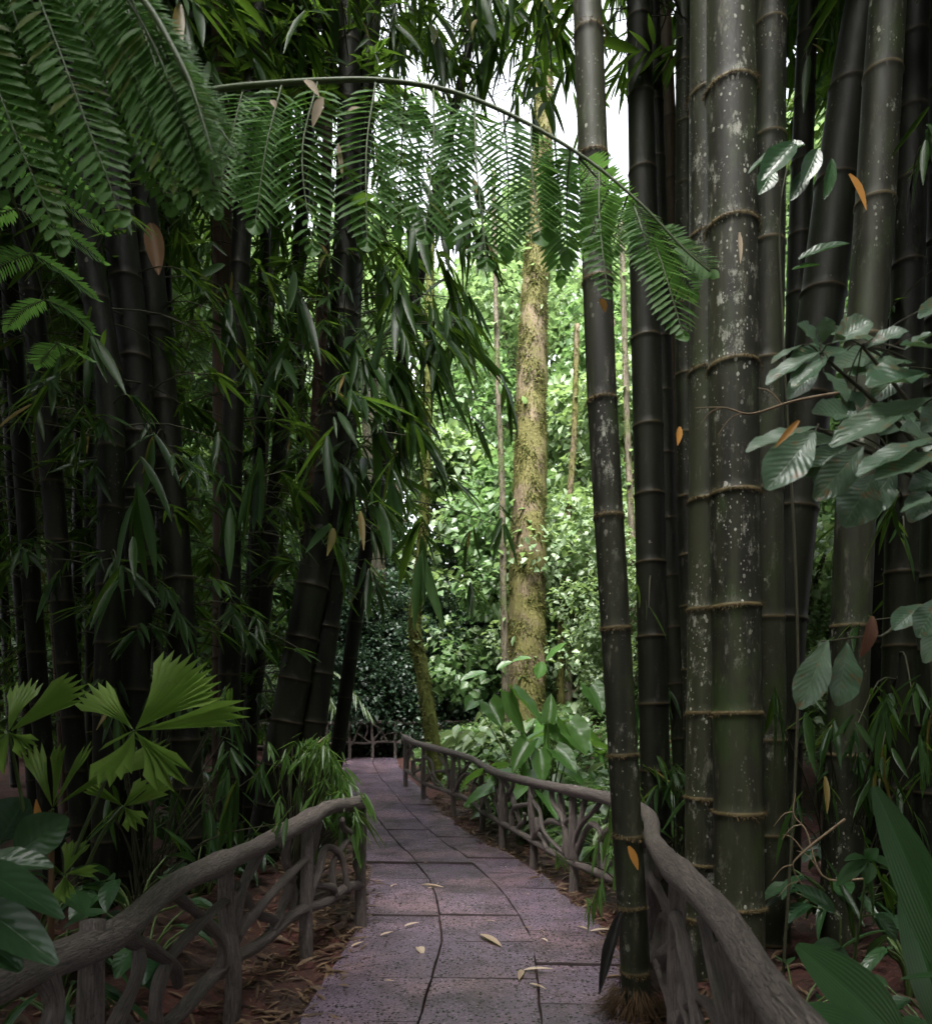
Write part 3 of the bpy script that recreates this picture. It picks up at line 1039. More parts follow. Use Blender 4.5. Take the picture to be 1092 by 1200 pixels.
def pinna(parent, loc, a, b, side, w, seed, sag=.10, n=28, lit=.5, up=.75):
    """one hanging pinna from a to b; side = direction of its pinnules"""
    g = R(seed)
    a, b = np.asarray(a, float), np.asarray(b, float)
    L = np.linalg.norm(b - a)
    b = b + g.normal(0, .018, 3)
    w = w * g.uniform(.92, 1.14)
    side = np.asarray(side, float) + g.normal(0, .10, 3)
    ax = nrm(b - a)
    mid = (a + b) / 2 + np.array([0, 0, 1.0]) * sag * L * .6 + nrm(side) * g.normal(0, .03) * L
    C = spline([a, mid, b], n + 1)
    sd = nrm(np.asarray(side) - ax * np.dot(side, ax))
    nn = np.cross(sd, ax)
    mb = MB()
    tube(mb, C, np.linspace(.004, .0015, len(C)), 5, m=1, rnd=.4, cap=False)
    t = np.linspace(.06, .97, n)
    pos, dr, ln = [], [], []
    tg = nrm(np.gradient(C, axis=0))
    for s in (-1, 1):
        for k in range(n):
            f_ = t[k] * n
            i = min(int(f_), n - 1)
            p = C[i] + (C[i + 1] - C[i]) * (f_ - i)
            if g.uniform() < .02:
                ln.append(w * .12)
                pos.append(p)
                dr.append(s * sd + tg[i])
                continue
            prof = min(1, (t[k] + .12) * 4) * min(1, ((1.02 - t[k]) / .26)) ** .75
            pos.append(p)
            dr.append(s * sd * 1.0 + tg[i] * (.30 + .42 * t[k]) + g.normal(0, .022, 3) + nn * g.normal(0, .05))
            ln.append(w * .5 * max(prof, .12) * g.uniform(.93, 1.05))
    sp = L / n
    scatter(mb, T_PIN, np.array(pos), np.array(dr), nn * -np.sign(nn[1] + 1e-3) + np.array([0, 0, up]) + g.normal(0, .06, (2 * n, 3)), np.array(ln), sp * .47, np.clip(g.normal(lit, .18, 2 * n), 0, 1))  # lit puts light into the colour: front rows brighter, rear rows darker
    # undivided end of the pinna
    scatter(mb, leaf_t(4, "lance", .15, .15), np.array([C[-2]]), np.array([tg[-1]]), nn + np.array([0, 0, .6]), w * .26, w * .11, lit + .2)
    mb.build("pinna", [M["fern"], M["fern_stalk"]], parent, loc)


crown = np.array([-2.05, 2.35, 3.75])
base = np.array([-2.15, 2.30, gz(-2.15, 2.3) - .1])
tf = thing("tree_fern", "tree fern on the left arching long fronds over the path", "tree fern", base)
mb = MB()
tp = spline([base, base + [.03, .02, 1.2], base * .35 + crown * .65 + [.02, 0, 0], crown], 40)
tube(mb, tp, np.linspace(.10, .075, 40), 12, bump=.08, seed=2)
mb.build("trunk", M["bark"], tf, base)


def frond(pts, pins, rads, seed, label=None, up=.75, n=23):
    fr_loc = np.zeros(3)
    mb = MB()
    C = spline(pts, 60)
    tube(mb, C, np.linspace(rads[0], rads[1], 60), 8, rnd=.5)
    f_ = mb.build("frond", M["fern_stalk"], tf, base)
    if label:
        f_["label"] = label
    for i, (a, b, sd, w, lit) in enumerate(pins):
        pinna(f_, base, a, b, sd, w, seed + i, lit=lit, up=up, n=n)
    return f_


# the long middle frond
Ym = 2.6
mr = [crown, P(60, 85, 2.5), P(180, 110, 2.6), P(290, 100, Ym), P(380, 94, Ym), P(450, 94, Ym), P(530, 107, Ym), P(610, 140, 2.55), P(690, 188, 2.5), P(750, 238, 2.45), P(800, 290, 2.42), P(832, 318, 2.4)]
pins = []
S = np.array([1.0, .05, .25])
for (bx, by, tx, ty, w, dy) in [(285, 104, 250, 245, 80, -.03), (330, 100, 305, 262, 85, -.05), (372, 96, 366, 290, 84, -.06), (440, 97, 430, 288, 84, -.07), (508, 104, 498, 290, 80, -.07), (556, 120, 562, 318, 82, -.08), (622, 148, 632, 282, 92, -.05),
                              (668, 176, 668, 300, 80, .05), (702, 202, 702, 358, 58, -.08), (742, 238, 768, 312, 60, -.05), (752, 250, 795, 390, 72, -.06), (790, 285, 836, 322, 46, 0)]:
    a = P(bx, by, Ym - (bx - 300) * .0003)
    b = P(tx, ty, Ym - (bx - 300) * .0003 + dy * 2)
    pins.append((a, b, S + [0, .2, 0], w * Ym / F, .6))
for (bx, by, tx, ty, w, dy) in [(310, 102, 290, 240, 70, .16), (475, 99, 466, 270, 74, .2), (535, 110, 532, 282, 74, .22), (590, 132, 596, 290, 78, .2),
                              (680, 186, 730, 250, 60, .25), (716, 214, 690, 300, 60, .2), (735, 230, 722, 300, 50, .15), (770, 265, 812, 345, 56, .1), (650, 165, 655, 330, 70, .28)]:
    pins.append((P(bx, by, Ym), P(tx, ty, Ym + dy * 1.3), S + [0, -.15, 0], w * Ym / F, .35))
frond(mr, pins, (.013, .003), 500, "long frond whose hanging pinnae cross the top of the picture")

# the near frond, top left
nr = [crown, P(-160, -150, 2.1), P(-40, -130, 1.95), P(80, -80, 1.85), P(160, -10, 1.78), P(205, 60, 1.74), P(235, 130, 1.72), P(250, 215, 1.7)]
pins = []
NS = np.array([1.0, .15, .30])
for i, (bx, by, tx, ty, w) in enumerate([(-190, -120, -60, 250, 95), (-130, -140, 12, 215, 100), (-60, -125, 88, 292, 104), (5, -105, 152, 258, 98), (65, -80, 206, 238, 92), (115, -50, 236, 228, 84), (150, -15, 246, 232, 72), (182, 25, 252, 212, 62), (205, 65, 256, 196, 50), (226, 108, 258, 190, 40)]):
    Yn = 1.95 - .022 * i
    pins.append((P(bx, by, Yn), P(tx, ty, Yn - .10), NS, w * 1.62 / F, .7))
for i, (bx, by, tx, ty, w) in enumerate([(-90, -130, 60, 120, 90), (-25, -115, 120, 180, 90), (40, -90, 175, 150, 85), (95, -60, 215, 160, 75), (140, -25, 240, 170, 65), (170, 10, 246, 150, 55), (195, 45, 252, 170, 50)]):
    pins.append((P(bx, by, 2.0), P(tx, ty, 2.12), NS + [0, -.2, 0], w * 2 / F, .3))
ex_ = []
for (p0, p1) in zip(pins[:9], pins[1:10]):
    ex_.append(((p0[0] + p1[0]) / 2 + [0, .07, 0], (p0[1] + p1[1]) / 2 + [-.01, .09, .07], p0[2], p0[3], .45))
frond(nr, pins + ex_, (.014, .004), 540, "near frond filling the upper left corner", .5, 36)

# the other fronds of the crown, out of the picture
for k, az in enumerate([100, 150, 195, 240, 285]):
    o = np.array([math.cos(math.radians(az)), math.sin(math.radians(az)), 0])
    pt = [crown, crown + o * .6 + [0, 0, .45], crown + o * 1.3 + [0, 0, .45], crown + o * 2.0 + [0, 0, -.05]]
    Cc = spline(pt, 24)
    pins = []
    sdv = np.cross(o, [0, 0, 1.0])
    for j in range(4, 23, 2):
        Lp = .5 * math.sin(math.pi * (j / 24) ** .8) + .08
        for s in (-1, 1):
            pins.append((Cc[j], Cc[j] + s * sdv * Lp * .8 + o * .12 + np.array([0, 0, -.35 * Lp]), o, .2, .5))
    frond(pt, pins, (.013, .003), 600 + 30 * k)

# ------------------------------------------------------------------ mossy trees
def moss(mb, line, rad, n, g, L=.05, m=0):
    zz = np.linspace(0, len(line) - 1.001, n)
    i = zz.astype(int)
    f_ = (zz - i)[:, None]
    c = line[i] * (1 - f_) + line[i + 1] * f_
    r = rad[i]
    a = g.uniform(0, 6.283, n)
    keep = (np.sin(a * 2 + zz * .7) + np.sin(zz * 1.9 + a) + g.normal(0, .8, n)) > -.5
    o = np.stack([np.cos(a), np.sin(a), 0 * a], 1)
    pos = c + o * (r * .98)[:, None]
    d = o + np.stack([g.normal(0, .5, n), g.normal(0, .5, n), g.normal(-.5, .6, n)], 1)
    l = L * g.uniform(.4, 1.3, n)
    k = keep
    scatter(mb, leaf_t(1, "lance", 0, .3), pos[k], d[k], o[k] + [0, 0, .5], l[k], l[k] * .22, g.uniform(0, 1, k.sum()), m)


def big_trunk(name, label, cat, pix, Y, widths, mat, tufts, L, seed, epi=0, crown_z=None):
    g = R(seed)
    pts = [P(a, b, Y) for a, b in pix][::-1]
    pts[0][2] = gz(pts[0][0], pts[0][1]) - .3 if pts[0][2] > gz(pts[0][0], pts[0][1]) - .3 else pts[0][2]
    rr = np.array(widths[::-1]) * Y / F / 2
    line = spline(pts, 80)
    rad = np.interp(np.linspace(0, 1, 80), np.linspace(0, 1, len(rr)), rr)
    loc = line[0].copy()
    root = thing(name, label, cat, loc)
    mb = MB()
    tube(mb, line, rad, 26, bump=.035, seed=seed)
    tr = mb.build("trunk", M[mat], root, loc)
    mb = MB()
    moss(mb, line, rad, tufts, g, L)
    mb.build("moss", M["moss_tuft"], root, loc)
    for q in range(epi):
        i = int(g.integers(5, 75))
        a = g.uniform(math.pi, 2 * math.pi) + g.normal(0, .6)
        o = np.array([math.cos(a), math.sin(a), 0])
        mb = MB()
        scatter(mb, leaf_t(3, "oval", .15, .3), (line[i] + o * rad[i] * .9)[None], (o + g.normal(0, .5, 3))[None], np.array([0, 0, 1.0]), g.uniform(.1, .28), g.uniform(.03, .07), g.uniform(0, 1))
        mb.build("climber_leaf", M["forest_lime"], root, loc)
    return root, line, rad


mt, mline, mrad = big_trunk("mossy_tree", "tall straight tree with a moss covered trunk beyond the railing", "tree", [(638, -260), (637, 100), (632, 240), (625, 380), (621, 560), (617, 720), (614, 850)], 16.0, [17, 21, 25, 32, 38, 44, 50], "mossy_bark", 42000, .06, 21, epi=46)
t2, l2, r2 = big_trunk("mossy_tree", "thin crooked tree with a yellow green mossy trunk right behind the railing end", "tree", [(506, 250), (501, 440), (499, 560), (494, 650), (486, 735), (497, 800), (516, 885)], 13.6, [8, 10, 11, 12, 14, 16, 19], "green_moss_bark", 12000, .05, 22, epi=16)

big_trunk("slender_tree", "very thin pale tree rising just left of the tall mossy trunk", "tree", [(578, 200), (583, 440), (588, 560), (590, 700), (594, 850)], 15.2, [5, 6, 7, 8, 9], "bark", 1500, .05, 23, epi=10)
big_trunk("slender_tree", "thin dark mossy tree right of the tall mossy trunk, half hidden by leaves", "tree", [(676, 380), (672, 520), (662, 650), (656, 780), (660, 860)], 17.0, [6, 7, 8, 9, 9], "mossy_bark", 2500, .06, 24, epi=12)
big_trunk("slender_tree", "leaning thin tree with hanging leaves right of the slim bamboo culm", "tree", [(728, 260), (735, 500), (742, 700), (736, 860)], 15.0, [6, 7, 8, 9], "bark", 1500, .05, 25, epi=12)
big_trunk("slender_tree", "dark trunk standing in the shade behind the far railing", "tree", [(432, 420), (440, 650), (446, 760), (440, 880)], 20.5, [20, 22, 24, 28], "dark_bark", 2000, .06, 26)

# ------------------------------------------------------------------ leafy crowns (forest behind)
T_F = leaf_t(2, "oval", .2, .25)


def crown_mesh(blobs, n, L, g, aspect=.42, droop=-.15):
    pos, dr, nh = [], [], []
    tot = sum(b[3] ** 2 for b in blobs)
    for (x, y_, z_, r) in blobs:
        k = max(6, int(n * r * r / tot))
        u = nrm(g.normal(size=(k, 3)))
        rr = r * g.uniform(.45, 1.08, k) ** .6
        p = np.array([x, y_, z_]) + u * rr[:, None] * np.array([1, 1, .75])
        pos.append(p)
        d = u * .6 + g.normal(0, .6, (k, 3)) + np.array([0, 0, droop])
        dr.append(d)
        nh.append(np.array([0, 0, 1.0]) + u * .5 + g.normal(0, .4, (k, 3)))
    pos, dr, nh = np.concatenate(pos), np.concatenate(dr), np.concatenate(nh)
    k = len(pos)
    l = L * g.uniform(.55, 1.3, k)
    mb = MB()
    scatter(mb, T_F, pos, dr, nh, l, l * aspect * g.uniform(.85, 1.2, k), np.clip(g.beta(1.6, 2.2, k) + np.repeat(0, k), 0, 1))
    return mb


def forest_tree(name, label, cat, h, spread, nblob, n, L, mat, seed, low=.0, group=None, aspect=.42, blob_r=(.5, 1.1), trunk_r=.14):
    g = R(seed)
    root = thing(name, label, cat, (0, 0, -500), group)
    blobs = []
    for i in range(nblob):
        f_ = g.uniform(low, 1)
        z_ = h * f_
        rad = spread * math.sin(math.pi * (.15 + .8 * f_)) ** .8
        a = g.uniform(0, 6.28)
        d = rad * math.sqrt(g.uniform(0, 1))
        blobs.append((d * math.cos(a), d * math.sin(a), z_, g.uniform(*blob_r)))
    crown_mesh(blobs, n, L, g, aspect).build("crown", M[mat], root)
    mb = MB()
    tl = spline([(0, 0, -1.2), (g.normal(0, .15), g.normal(0, .15), h * .3), (g.normal(0, .3), g.normal(0, .3), h * .65), (g.normal(0, .3), g.normal(0, .3), h * .97)], 26)
    tube(mb, tl, np.linspace(trunk_r, trunk_r * .25, 26), 9, bump=.04, seed=seed)
    for b in blobs[::2]:
        s = int(np.clip(b[2] / h * 25 - 4, 3, 24))
        e = np.array(b[:3])
        tube(mb, spline([tl[s], (tl[s] + e) / 2 + [0, 0, .15], e], 7), np.linspace(trunk_r * .35, trunk_r * .1, 7), 5, cap=False)
    mb.build("trunk", M["bark"], root)
    return root


GF = "leafy trees of the forest behind the bamboo"
protos = [
    forest_tree("forest_tree", "wide dark crowned tree added to shade the near path", "tree", 8.5, 1.9, 34, 5600, .24, "forest_pale", 101, 0, GF),
    forest_tree("forest_tree", "wide dark crowned tree added to shade the near path", "tree", 7.0, 2.1, 30, 5200, .22, "forest", 102, 0, GF),
    forest_tree("forest_tree", "wide dark crowned tree added to shade the near path", "tree", 10.5, 2.2, 40, 6200, .2, "forest", 103, .05, GF),
    forest_tree("forest_tree", "wide dark crowned tree added to shade the near path", "tree", 6.0, 2.0, 26, 6000, .17, "forest_pale", 104, 0, GF),
    forest_tree("forest_tree", "wide dark crowned tree added to shade the near path", "tree", 17, 3.2, 60, 6500, .28, "forest_lime", 105, .45, GF, blob_r=(.6, 1.3), trunk_r=.2),
    forest_tree("forest_tree", "wide dark crowned tree added to shade the near path", "tree", 5.5, 2.3, 30, 6500, .13, "forest_dark", 106, 0, GF),
    forest_tree("forest_tree", "wide dark crowned tree added to shade the near path", "tree", 15, 5.2, 80, 11000, .42, "forest_dark", 107, .62, GF, blob_r=(1.0, 1.7), trunk_r=.25),
]
L_FOR = ["pale leaved vine draped tree in the bright forest behind the railing", "mid green vine draped tree in the bright forest behind the railing", "tall mid green tree in the forest behind the railing",
         "small pale leaved tree in the bright forest behind the railing", "tall lime green tree showing high between the bamboo", "dark small leaved bush at the shady forest edge", "wide dark crowned tree shading the near path"]


def put(k, x, y_, sc, rz):
    copy_tree(protos[k], (x, y_, gz(x, y_) - .1), rz, sc, L_FOR[k], GF)


g = R(55)
spots = [(3, 2.4, 17.2, .9), (0, 4.0, 18.6, 1), (1, 1.2, 19.5, 1), (0, -.6, 21.5, 1.05), (2, .6, 23.5, 1.1), (3, 5.4, 16.2, .9), (1, 6.6, 18.8, 1.1), (0, 3.2, 22.0, 1.1), (5, -2.6, 22.8, 1.2), (2, -4.4, 24.5, 1), (5, -1.4, 22.2, 1.1), (5, -3.0, 20.6, .8), (4, 1.6, 27, 1), (4, -2.8, 29, 1.1), (4, 6, 28, 1), (3, 3.3, 14.2, .62), (3, 5.4, 12.8, .8), (1, 7.6, 14.2, 1),
         (5, -2.2, 21.2, .9), (5, -.9, 20.8, .8), (5, .3, 20.9, .75), (5, -1.6, 20.4, .7), (5, -2.9, 20.6, .9), (5, -4.4, 20.2, 1.0), (5, -3.6, 21.5, .9), (5, -5.4, 19.6, 1), (0, 8.6, 21, 1.2), (2, 10, 17, 1.1), (2, 5, 25, 1.2), (0, 9, 11, 1.0), (1, 6.4, 9.8, .8), (3, 4.6, 9.6, .6)]
for (k, x, y_, sc) in spots:
    put(k, x, y_, sc, g.uniform(0, 6.28))
for i in range(46):
    side = -1 if i < 26 else 1
    k = int(g.choice([0, 1, 2, 2, 1, 4]))
    y_ = g.uniform(13, 27)
    x = side * g.uniform(5.5 if side < 0 else 10, 20)
    if side < 0 and y_ < 16:
        x = -g.uniform(6.5, 18)
    put(k, x, y_, g.uniform(.9, 1.3), g.uniform(0, 6.28))
for i in range(22):
    put(int(g.choice([2, 4, 4, 1])), g.uniform(-26, 26), g.uniform(30, 46), g.uniform(1.1, 1.6), g.uniform(0, 6.28))
for (k, x, y_, sc) in [(6, -5.5, -5, 1), (6, 5.5, -5, 1), (6, .4, -6.0, .9), (6, -6.2, 6.5, 1), (6, -8.8, 3, 1), (6, 6.9, 5.0, 1), (6, -10, 10, .95), (6, 10.5, 10.5, .95), (2, -6, -5, 1.1), (1, -3, -7, 1.2), (2, .5, -9, 1.2), (1, 3.5, -6.5, 1.2), (2, 6.5, -4, 1.1), (2, -9, -1, 1.1), (2, 9, 0, 1.1), (2, -11, 4, 1.1), (2, 11, 5, 1.1), (2, -6, -11, 1.4), (2, 5, -11, 1.4), (2, -1.5, -13, 1.5), (1, -7, 1.5, 1.2), (1, 7, 2.5, 1.2), (2, -9.5, 8, 1.0)]:  # trees added around the viewer to block light, mostly out of view
    put(k, x, y_, sc, g.uniform(0, 6.28))
for o in protos:
    for c in list(o.children):
        bpy.data.objects.remove(c)
    bpy.data.objects.remove(o)

# ------------------------------------------------------------------ rosette plants behind the railing
T_HEART = leaf_t(8, "heart", .22, .28, 4)
T_HEARTF = leaf_t(8, "heart", .25, .08, 4, .02)
T_OVF = leaf_t(8, "oval", .2, .08, 4, .02)
T_OV = leaf_t(7, "oval", .2, .30, 4, .015)
T_LAN = leaf_t(8, "lance", .22, .45, 2)


def rosette(name, label, cat, n, h, L, W, T, mat, seed, group=None, lean=.8):
    g = R(seed)
    root = thing(name, label, cat, (0, 0, -500), group)
    for i in range(n):
        a = i * 2.4 + g.normal(0, .3)
        o = np.array([math.cos(a), math.sin(a), 0])
        hh = h * g.uniform(.55, 1.1)
        rr = h * lean * g.uniform(.3, .9)
        e = o * rr + [0, 0, hh]
        mb = MB()
        tube(mb, spline([(0, 0, 0), o * rr * .35 + [0, 0, hh * .7], e], 8), np.linspace(.012, .006, 8) * (L / .4 + .3), 6, m=1, cap=False)
        d = o + np.array([0, 0, g.uniform(-.6, .1)])
        scatter(mb, T, e[None], d[None], (np.array([0, 0, 1.0]) + o * .3 + g.normal(0, .2, 3))[None], L * g.uniform(.7, 1.15), W * g.uniform(.8, 1.1), g.uniform(0, 1))
        mb.build("leaf", [M[mat], M["stalk"]], root)
    return root


GP = "broad leaved plants growing behind the right railing"
pr = [rosette("arum_plant", "x", "plant", 11, .62, .40, .14, T_HEART, "pale", 201, GP),
      rosette("arum_plant", "x", "plant", 9, .75, .46, .15, T_HEART, "arum", 202, GP),
      rosette("arum_plant", "x", "plant", 13, .5, .34, .085, T_OV, "pale", 203, GP),
      rosette("arum_plant", "x", "plant", 14, .45, .42, .035, T_LAN, "arum", 204, GP),
      rosette("arum_plant", "x", "plant", 12, .5, .30, .09, T_OV, "forest", 205, GP),
      rosette("arum_plant", "x", "plant", 14, .45, .42, .035, T_LAN, "dark_broad", 206, GP),  # dark leaved copies for the gloom, shade put into the leaf colour
      rosette("arum_plant", "x", "plant", 12, .5, .26, .07, T_OV, "dark_broad", 207, GP)]
L_PR = ["pale green heart leaved plant in the undergrowth behind the right railing", "bright green heart leaved plant in the undergrowth behind the right railing", "pale oval leaved plant in the undergrowth behind the right railing",
        "narrow leaved plant in the undergrowth behind the right railing", "mid green oval leaved plant in the undergrowth behind the right railing"]
g = R(66)
n = 0
while n < 78:
    y_ = g.uniform(6.6, 17)
    rd = g.uniform(.45, 1.0 + (y_ - 5) * .42)
    x = float(lerp_tab(R_EDGE, y_)) + rd
    sx = CX + x * F / y_
    if sx > 800 or (rd < .55 and y_ < 11):
        continue
    k = int(g.choice([0, 0, 2, 2, 1, 3, 4])) if sx < 640 else int(g.choice([2, 4, 4, 2, 3, 1]))
    copy_tree(pr[k], (x, y_, gz(x, y_) - .03), g.uniform(0, 6.28), g.uniform(.65, 1.15), L_PR[k], GP)
    n += 1
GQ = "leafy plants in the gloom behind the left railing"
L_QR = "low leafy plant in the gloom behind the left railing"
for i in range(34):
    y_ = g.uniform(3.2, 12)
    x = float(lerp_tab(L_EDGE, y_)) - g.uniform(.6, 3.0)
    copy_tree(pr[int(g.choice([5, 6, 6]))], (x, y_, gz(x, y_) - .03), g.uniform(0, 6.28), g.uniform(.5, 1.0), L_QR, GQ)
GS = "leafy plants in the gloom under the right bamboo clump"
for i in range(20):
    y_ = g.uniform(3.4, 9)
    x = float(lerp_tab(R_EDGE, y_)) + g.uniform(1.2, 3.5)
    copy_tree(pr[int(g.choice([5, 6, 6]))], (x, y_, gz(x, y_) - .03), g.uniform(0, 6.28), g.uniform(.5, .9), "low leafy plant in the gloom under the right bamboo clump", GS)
for (x, y_, k, sc) in [(1.25, 2.5, 4, .55), (1.6, 2.7, 3, .6), (1.5, 3.3, 4, .7), (1.95, 3.0, 4, .75), (1.2, 3.1, 3, .5), (2.2, 3.6, 3, .8), (1.75, 2.3, 4, .6), (1.15, 2.0, 3, .5)]:
    copy_tree(pr[k + 2], (x, y_, gz(x, y_) - .03), g.uniform(0, 6.28), sc, "low leafy plant in the gloom under the right bamboo clump", GS)
for o in pr:
    for c in list(o.children):
        bpy.data.objects.remove(c)
    bpy.data.objects.remove(o)


def leaf_plant(name, label, cat, base, leaves, T, mat, seed, stalk="stalk", sr=.006, wf=.5):
    """leaves: list of (leaf base point, tip point, half width, normal hint[, stalk start])"""
    g = R(seed)
    root = thing(name, label, cat, base)
    for lf in leaves:
        a, b, w, nh = lf[:4]
        st = lf[4] if len(lf) > 4 else base
        mb = MB()
        if st is not None:
            m_ = st * .5 + a * .5 + np.array([0, 0, .06])
            tube(mb, spline([st, m_, a], 9), np.linspace(sr * 1.3, sr * .8, 9), 6, m=1, cap=False)
        L = np.linalg.norm(b - a)
        t_ = lf[5] if len(lf) > 5 else T
        mt_ = lf[6] if len(lf) > 6 else mat
        scatter(mb, t_, a[None], (b - a)[None], np.asarray(nh, float)[None], L, w, g.uniform(.2, .9))
        o = mb.build("leaf", [M[mt_], M[stalk]], root, base)
    return root


# elephant ears standing above the railing
Ya = 9.4
bx = P(640, 905, Ya)
bx[2] = gz(bx[0], bx[1])
UPF = (0, -1, .6)
leaf_plant("elephant_ear", "bright green elephant ear plant with folded upright leaves above the railing", "plant", bx, [
    (P(598, 812, 9.2), P(613, 862, 9.1), .13, (-.8, -.6, .3)), (P(600, 811, 9.2), P(638, 848, 9.0), .16, (.5, -.3, .9)), (P(572, 824, 9.5), P(588, 852, 9.3), .16, (.1, -1, .4)),
    (P(642, 845, 9.3), P(646, 812, 9.4), .10, (0, -1, .2)), (P(664, 850, 9.4), P(688, 884, 9.2), .22, (.25, -.9, .5)), (P(652, 848, 9.4), P(672, 880, 9.3), .13, (-.7, -.6, .3)),
    (P(640, 850, 9.5), P(668, 842, 9.6), .12, (0, -.2, 1)), (P(556, 822, 10.5), P(546, 832, 10.2), .13, (0, -1, .5)), (P(690, 806, 9.6), P(706, 836, 9.4), .18, (.2, -.9, .5)), (P(620, 870, 9.2), P(600, 905, 9.0), .14, (0, -.6, .8)),
    (P(650, 880, 9.2), P(676, 905, 9.0), .15, (0, -.6, .8)), (P(640, 905, 9.3), P(641, 815, 9.5), .045, (0, -1, .1)), (P(632, 880, 9.2), P(636, 920, 9.0), .13, (0, -.7, .7))],
    T_HEARTF, "arum", 301, sr=.011)
bx = P(575, 800, 14)
bx[2] = gz(bx[0], bx[1])
leaf_plant("leafy_sapling", "leafy sapling in front of the base of the tall mossy tree", "sapling", bx, [
    (P(600, 776, 13.6), P(582, 784, 13.5), .10, (0, -.5, 1), None), (P(600, 776, 13.6), P(622, 770, 13.5), .10, (0, -.5, 1), None), (P(640, 775, 13.4), P(662, 752, 13.3), .10, (0, -.6, 1), None), (P(636, 776, 13.4), P(630, 795, 13.3), .12, (0, -.8, .6), None),
    (P(570, 788, 14), P(540, 796, 13.8), .12, (0, -.5, 1), None)], T_OVF, "arum", 302)

# ------------------------------------------------------------------ fan palm, lower left
def fan_lobe(mb, c, ex, ez, a0, a1, Rr, n, g, depth=0.0, bend=.0, pw=.010):
    """pleated lobe between the angles a0, a1 (degrees, in the plane ex/ez), toothed at its end"""
    ny_ = np.cross(ez, ex)
    js = 7
    cols = 2 * n + 1
    V = np.zeros((js + 1, cols, 3))
    for i in range(cols):
        f_ = i / (cols - 1)
        ang = math.radians(a0 + (a1 - a0) * f_)
        tooth = 1.0 if i % 2 else .82
        edge = 1 - .10 * (abs(f_ - .5) * 2) ** 2
        rmax = Rr * edge * tooth * g.uniform(.97, 1.03)
        for j in range(js + 1):
            r_ = rmax * (.03 + .97 * j / js)
            t_ = j / js
            # sides pull in towards the stalk so that the lobe is narrow at the base
            am = math.radians((a0 + a1) / 2)
            an = am + (ang - am) * (.55 + .45 * t_ ** .8)
            zz_ = (pw if i % 2 else -pw) * (1 - .5 * t_) * min(1, t_ * 4) + depth * t_ ** 1.6 * Rr
            V[j, i] = c + ex * math.cos(an) * r_ + ez * (math.sin(an) * r_ - bend * Rr * t_ ** 3) + ny_ * zz_
    idx = np.arange((js + 1) * cols).reshape(js + 1, cols)
    Q = np.stack([idx[:-1, :-1], idx[:-1, 1:], idx[1:, 1:], idx[1:, :-1]], -1).reshape(-1, 4)
    uv = np.stack(np.meshgrid(np.linspace(0, 1, cols), np.linspace(0, 1, js + 1)), -1).reshape(-1, 2)
    mb.add(V.reshape(-1, 3), Q, uv[Q], np.tile(g.uniform(.2, .9, cols), js + 1))


def fan_leaf(root, base, px, py, Y, lobes, seed, tilt=.35, stalk=None, mat="palm"):
    g = R(seed)
    c = P(px, py, Y)
    ex = nrm(np.array([1.0, 0, 0]))
    ez = nrm(np.array([0, tilt + .25, 1.0]))
    mb = MB()
    for (a0, a1, rp, n, dep) in lobes:
        fan_lobe(mb, c, ex, ez, a0, a1, 1.08 * rp * Y / F, n, g, dep + g.normal(0, .05), bend=.05, pw=.007)
    if stalk is not None:
        tube(mb, spline([stalk, stalk * .45 + c * .55 + np.array([-.02, .03, .02]), c], 12), np.linspace(.008, .005, 12), 7, m=1)
    mb.build("leaf", [M[mat], M["stalk"]], root, base, smooth=False)


Yp = 2.75
pb = P(52, 1040, Yp)
pb[2] = gz(pb[0], pb[1]) - .02
fp = thing("fan_palm", "yellow green fan palm with split toothed leaves behind the left railing", "palm", pb)
stem_top = P(60, 950, Yp)
mb = MB()
tube(mb, spline([pb, (pb + stem_top) / 2 + [.01, 0, 0], stem_top], 12), np.linspace(.016, .010, 12), 8)
mb.build("stem", M["tan_sheath"], fp, pb)
fan_leaf(fp, pb, 157, 856, 2.75, [(84, 20, 112, 11, -.15), (14, -5, 134, 4, -.25), (152, 122, 108, 6, .1), (-34, -57, 128, 4, -.45), (-62, -100, 84, 5, -.5), (216, 224, 40, 1, 0)], 701, .35, P(85, 1005, 2.8))
fan_leaf(fp, pb, 10, 858, 2.65, [(58, 22, 98, 6, -.1), (112, 78, 80, 6, .1), (-62, -112, 72, 7, -.35), (172, 140, 90, 5, 0), (205, 235, 80, 5, -.3), (-20, -48, 66, 5, -.4)], 702, .35, P(38, 1010, 2.75))
fan_leaf(fp, pb, 62, 948, 2.7, [(46, 34, 142, 4, .1), (128, 108, 92, 4, .1), (96, 82, 78, 3, -.1), (76, 66, 86, 3, .05)], 703, .1, P(56, 1010, 2.75))
fan_leaf(fp, pb, 145, 945, 2.85, [(30, -2, 60, 4, -.4), (-30, -62, 58, 4, -.4), (165, 140, 50, 4, -.2), (80, 40, 40, 3, -.2)], 704, .6, P(95, 1030, 2.9), "palm")
fan_leaf(fp, pb, 75, 1025, 2.75, [(20, -10, 40, 3, -.2), (-40, -80, 48, 5, -.4), (110, 60, 46, 5, -.1), (170, 140, 45, 4, -.2)], 705, .6, P(56, 1040, 2.75), "palm")
mb = MB()
a, b = P(54, 985, 2.68), P(40, 938, 2.66)
scatter(mb, leaf_t(5, "lance", .3, .1), a[None], (b - a)[None], np.array([[0, -1.0, .3]]), np.linalg.norm(b - a), .02, .5)
mb.build("bract", M["orange"], fp, pb)

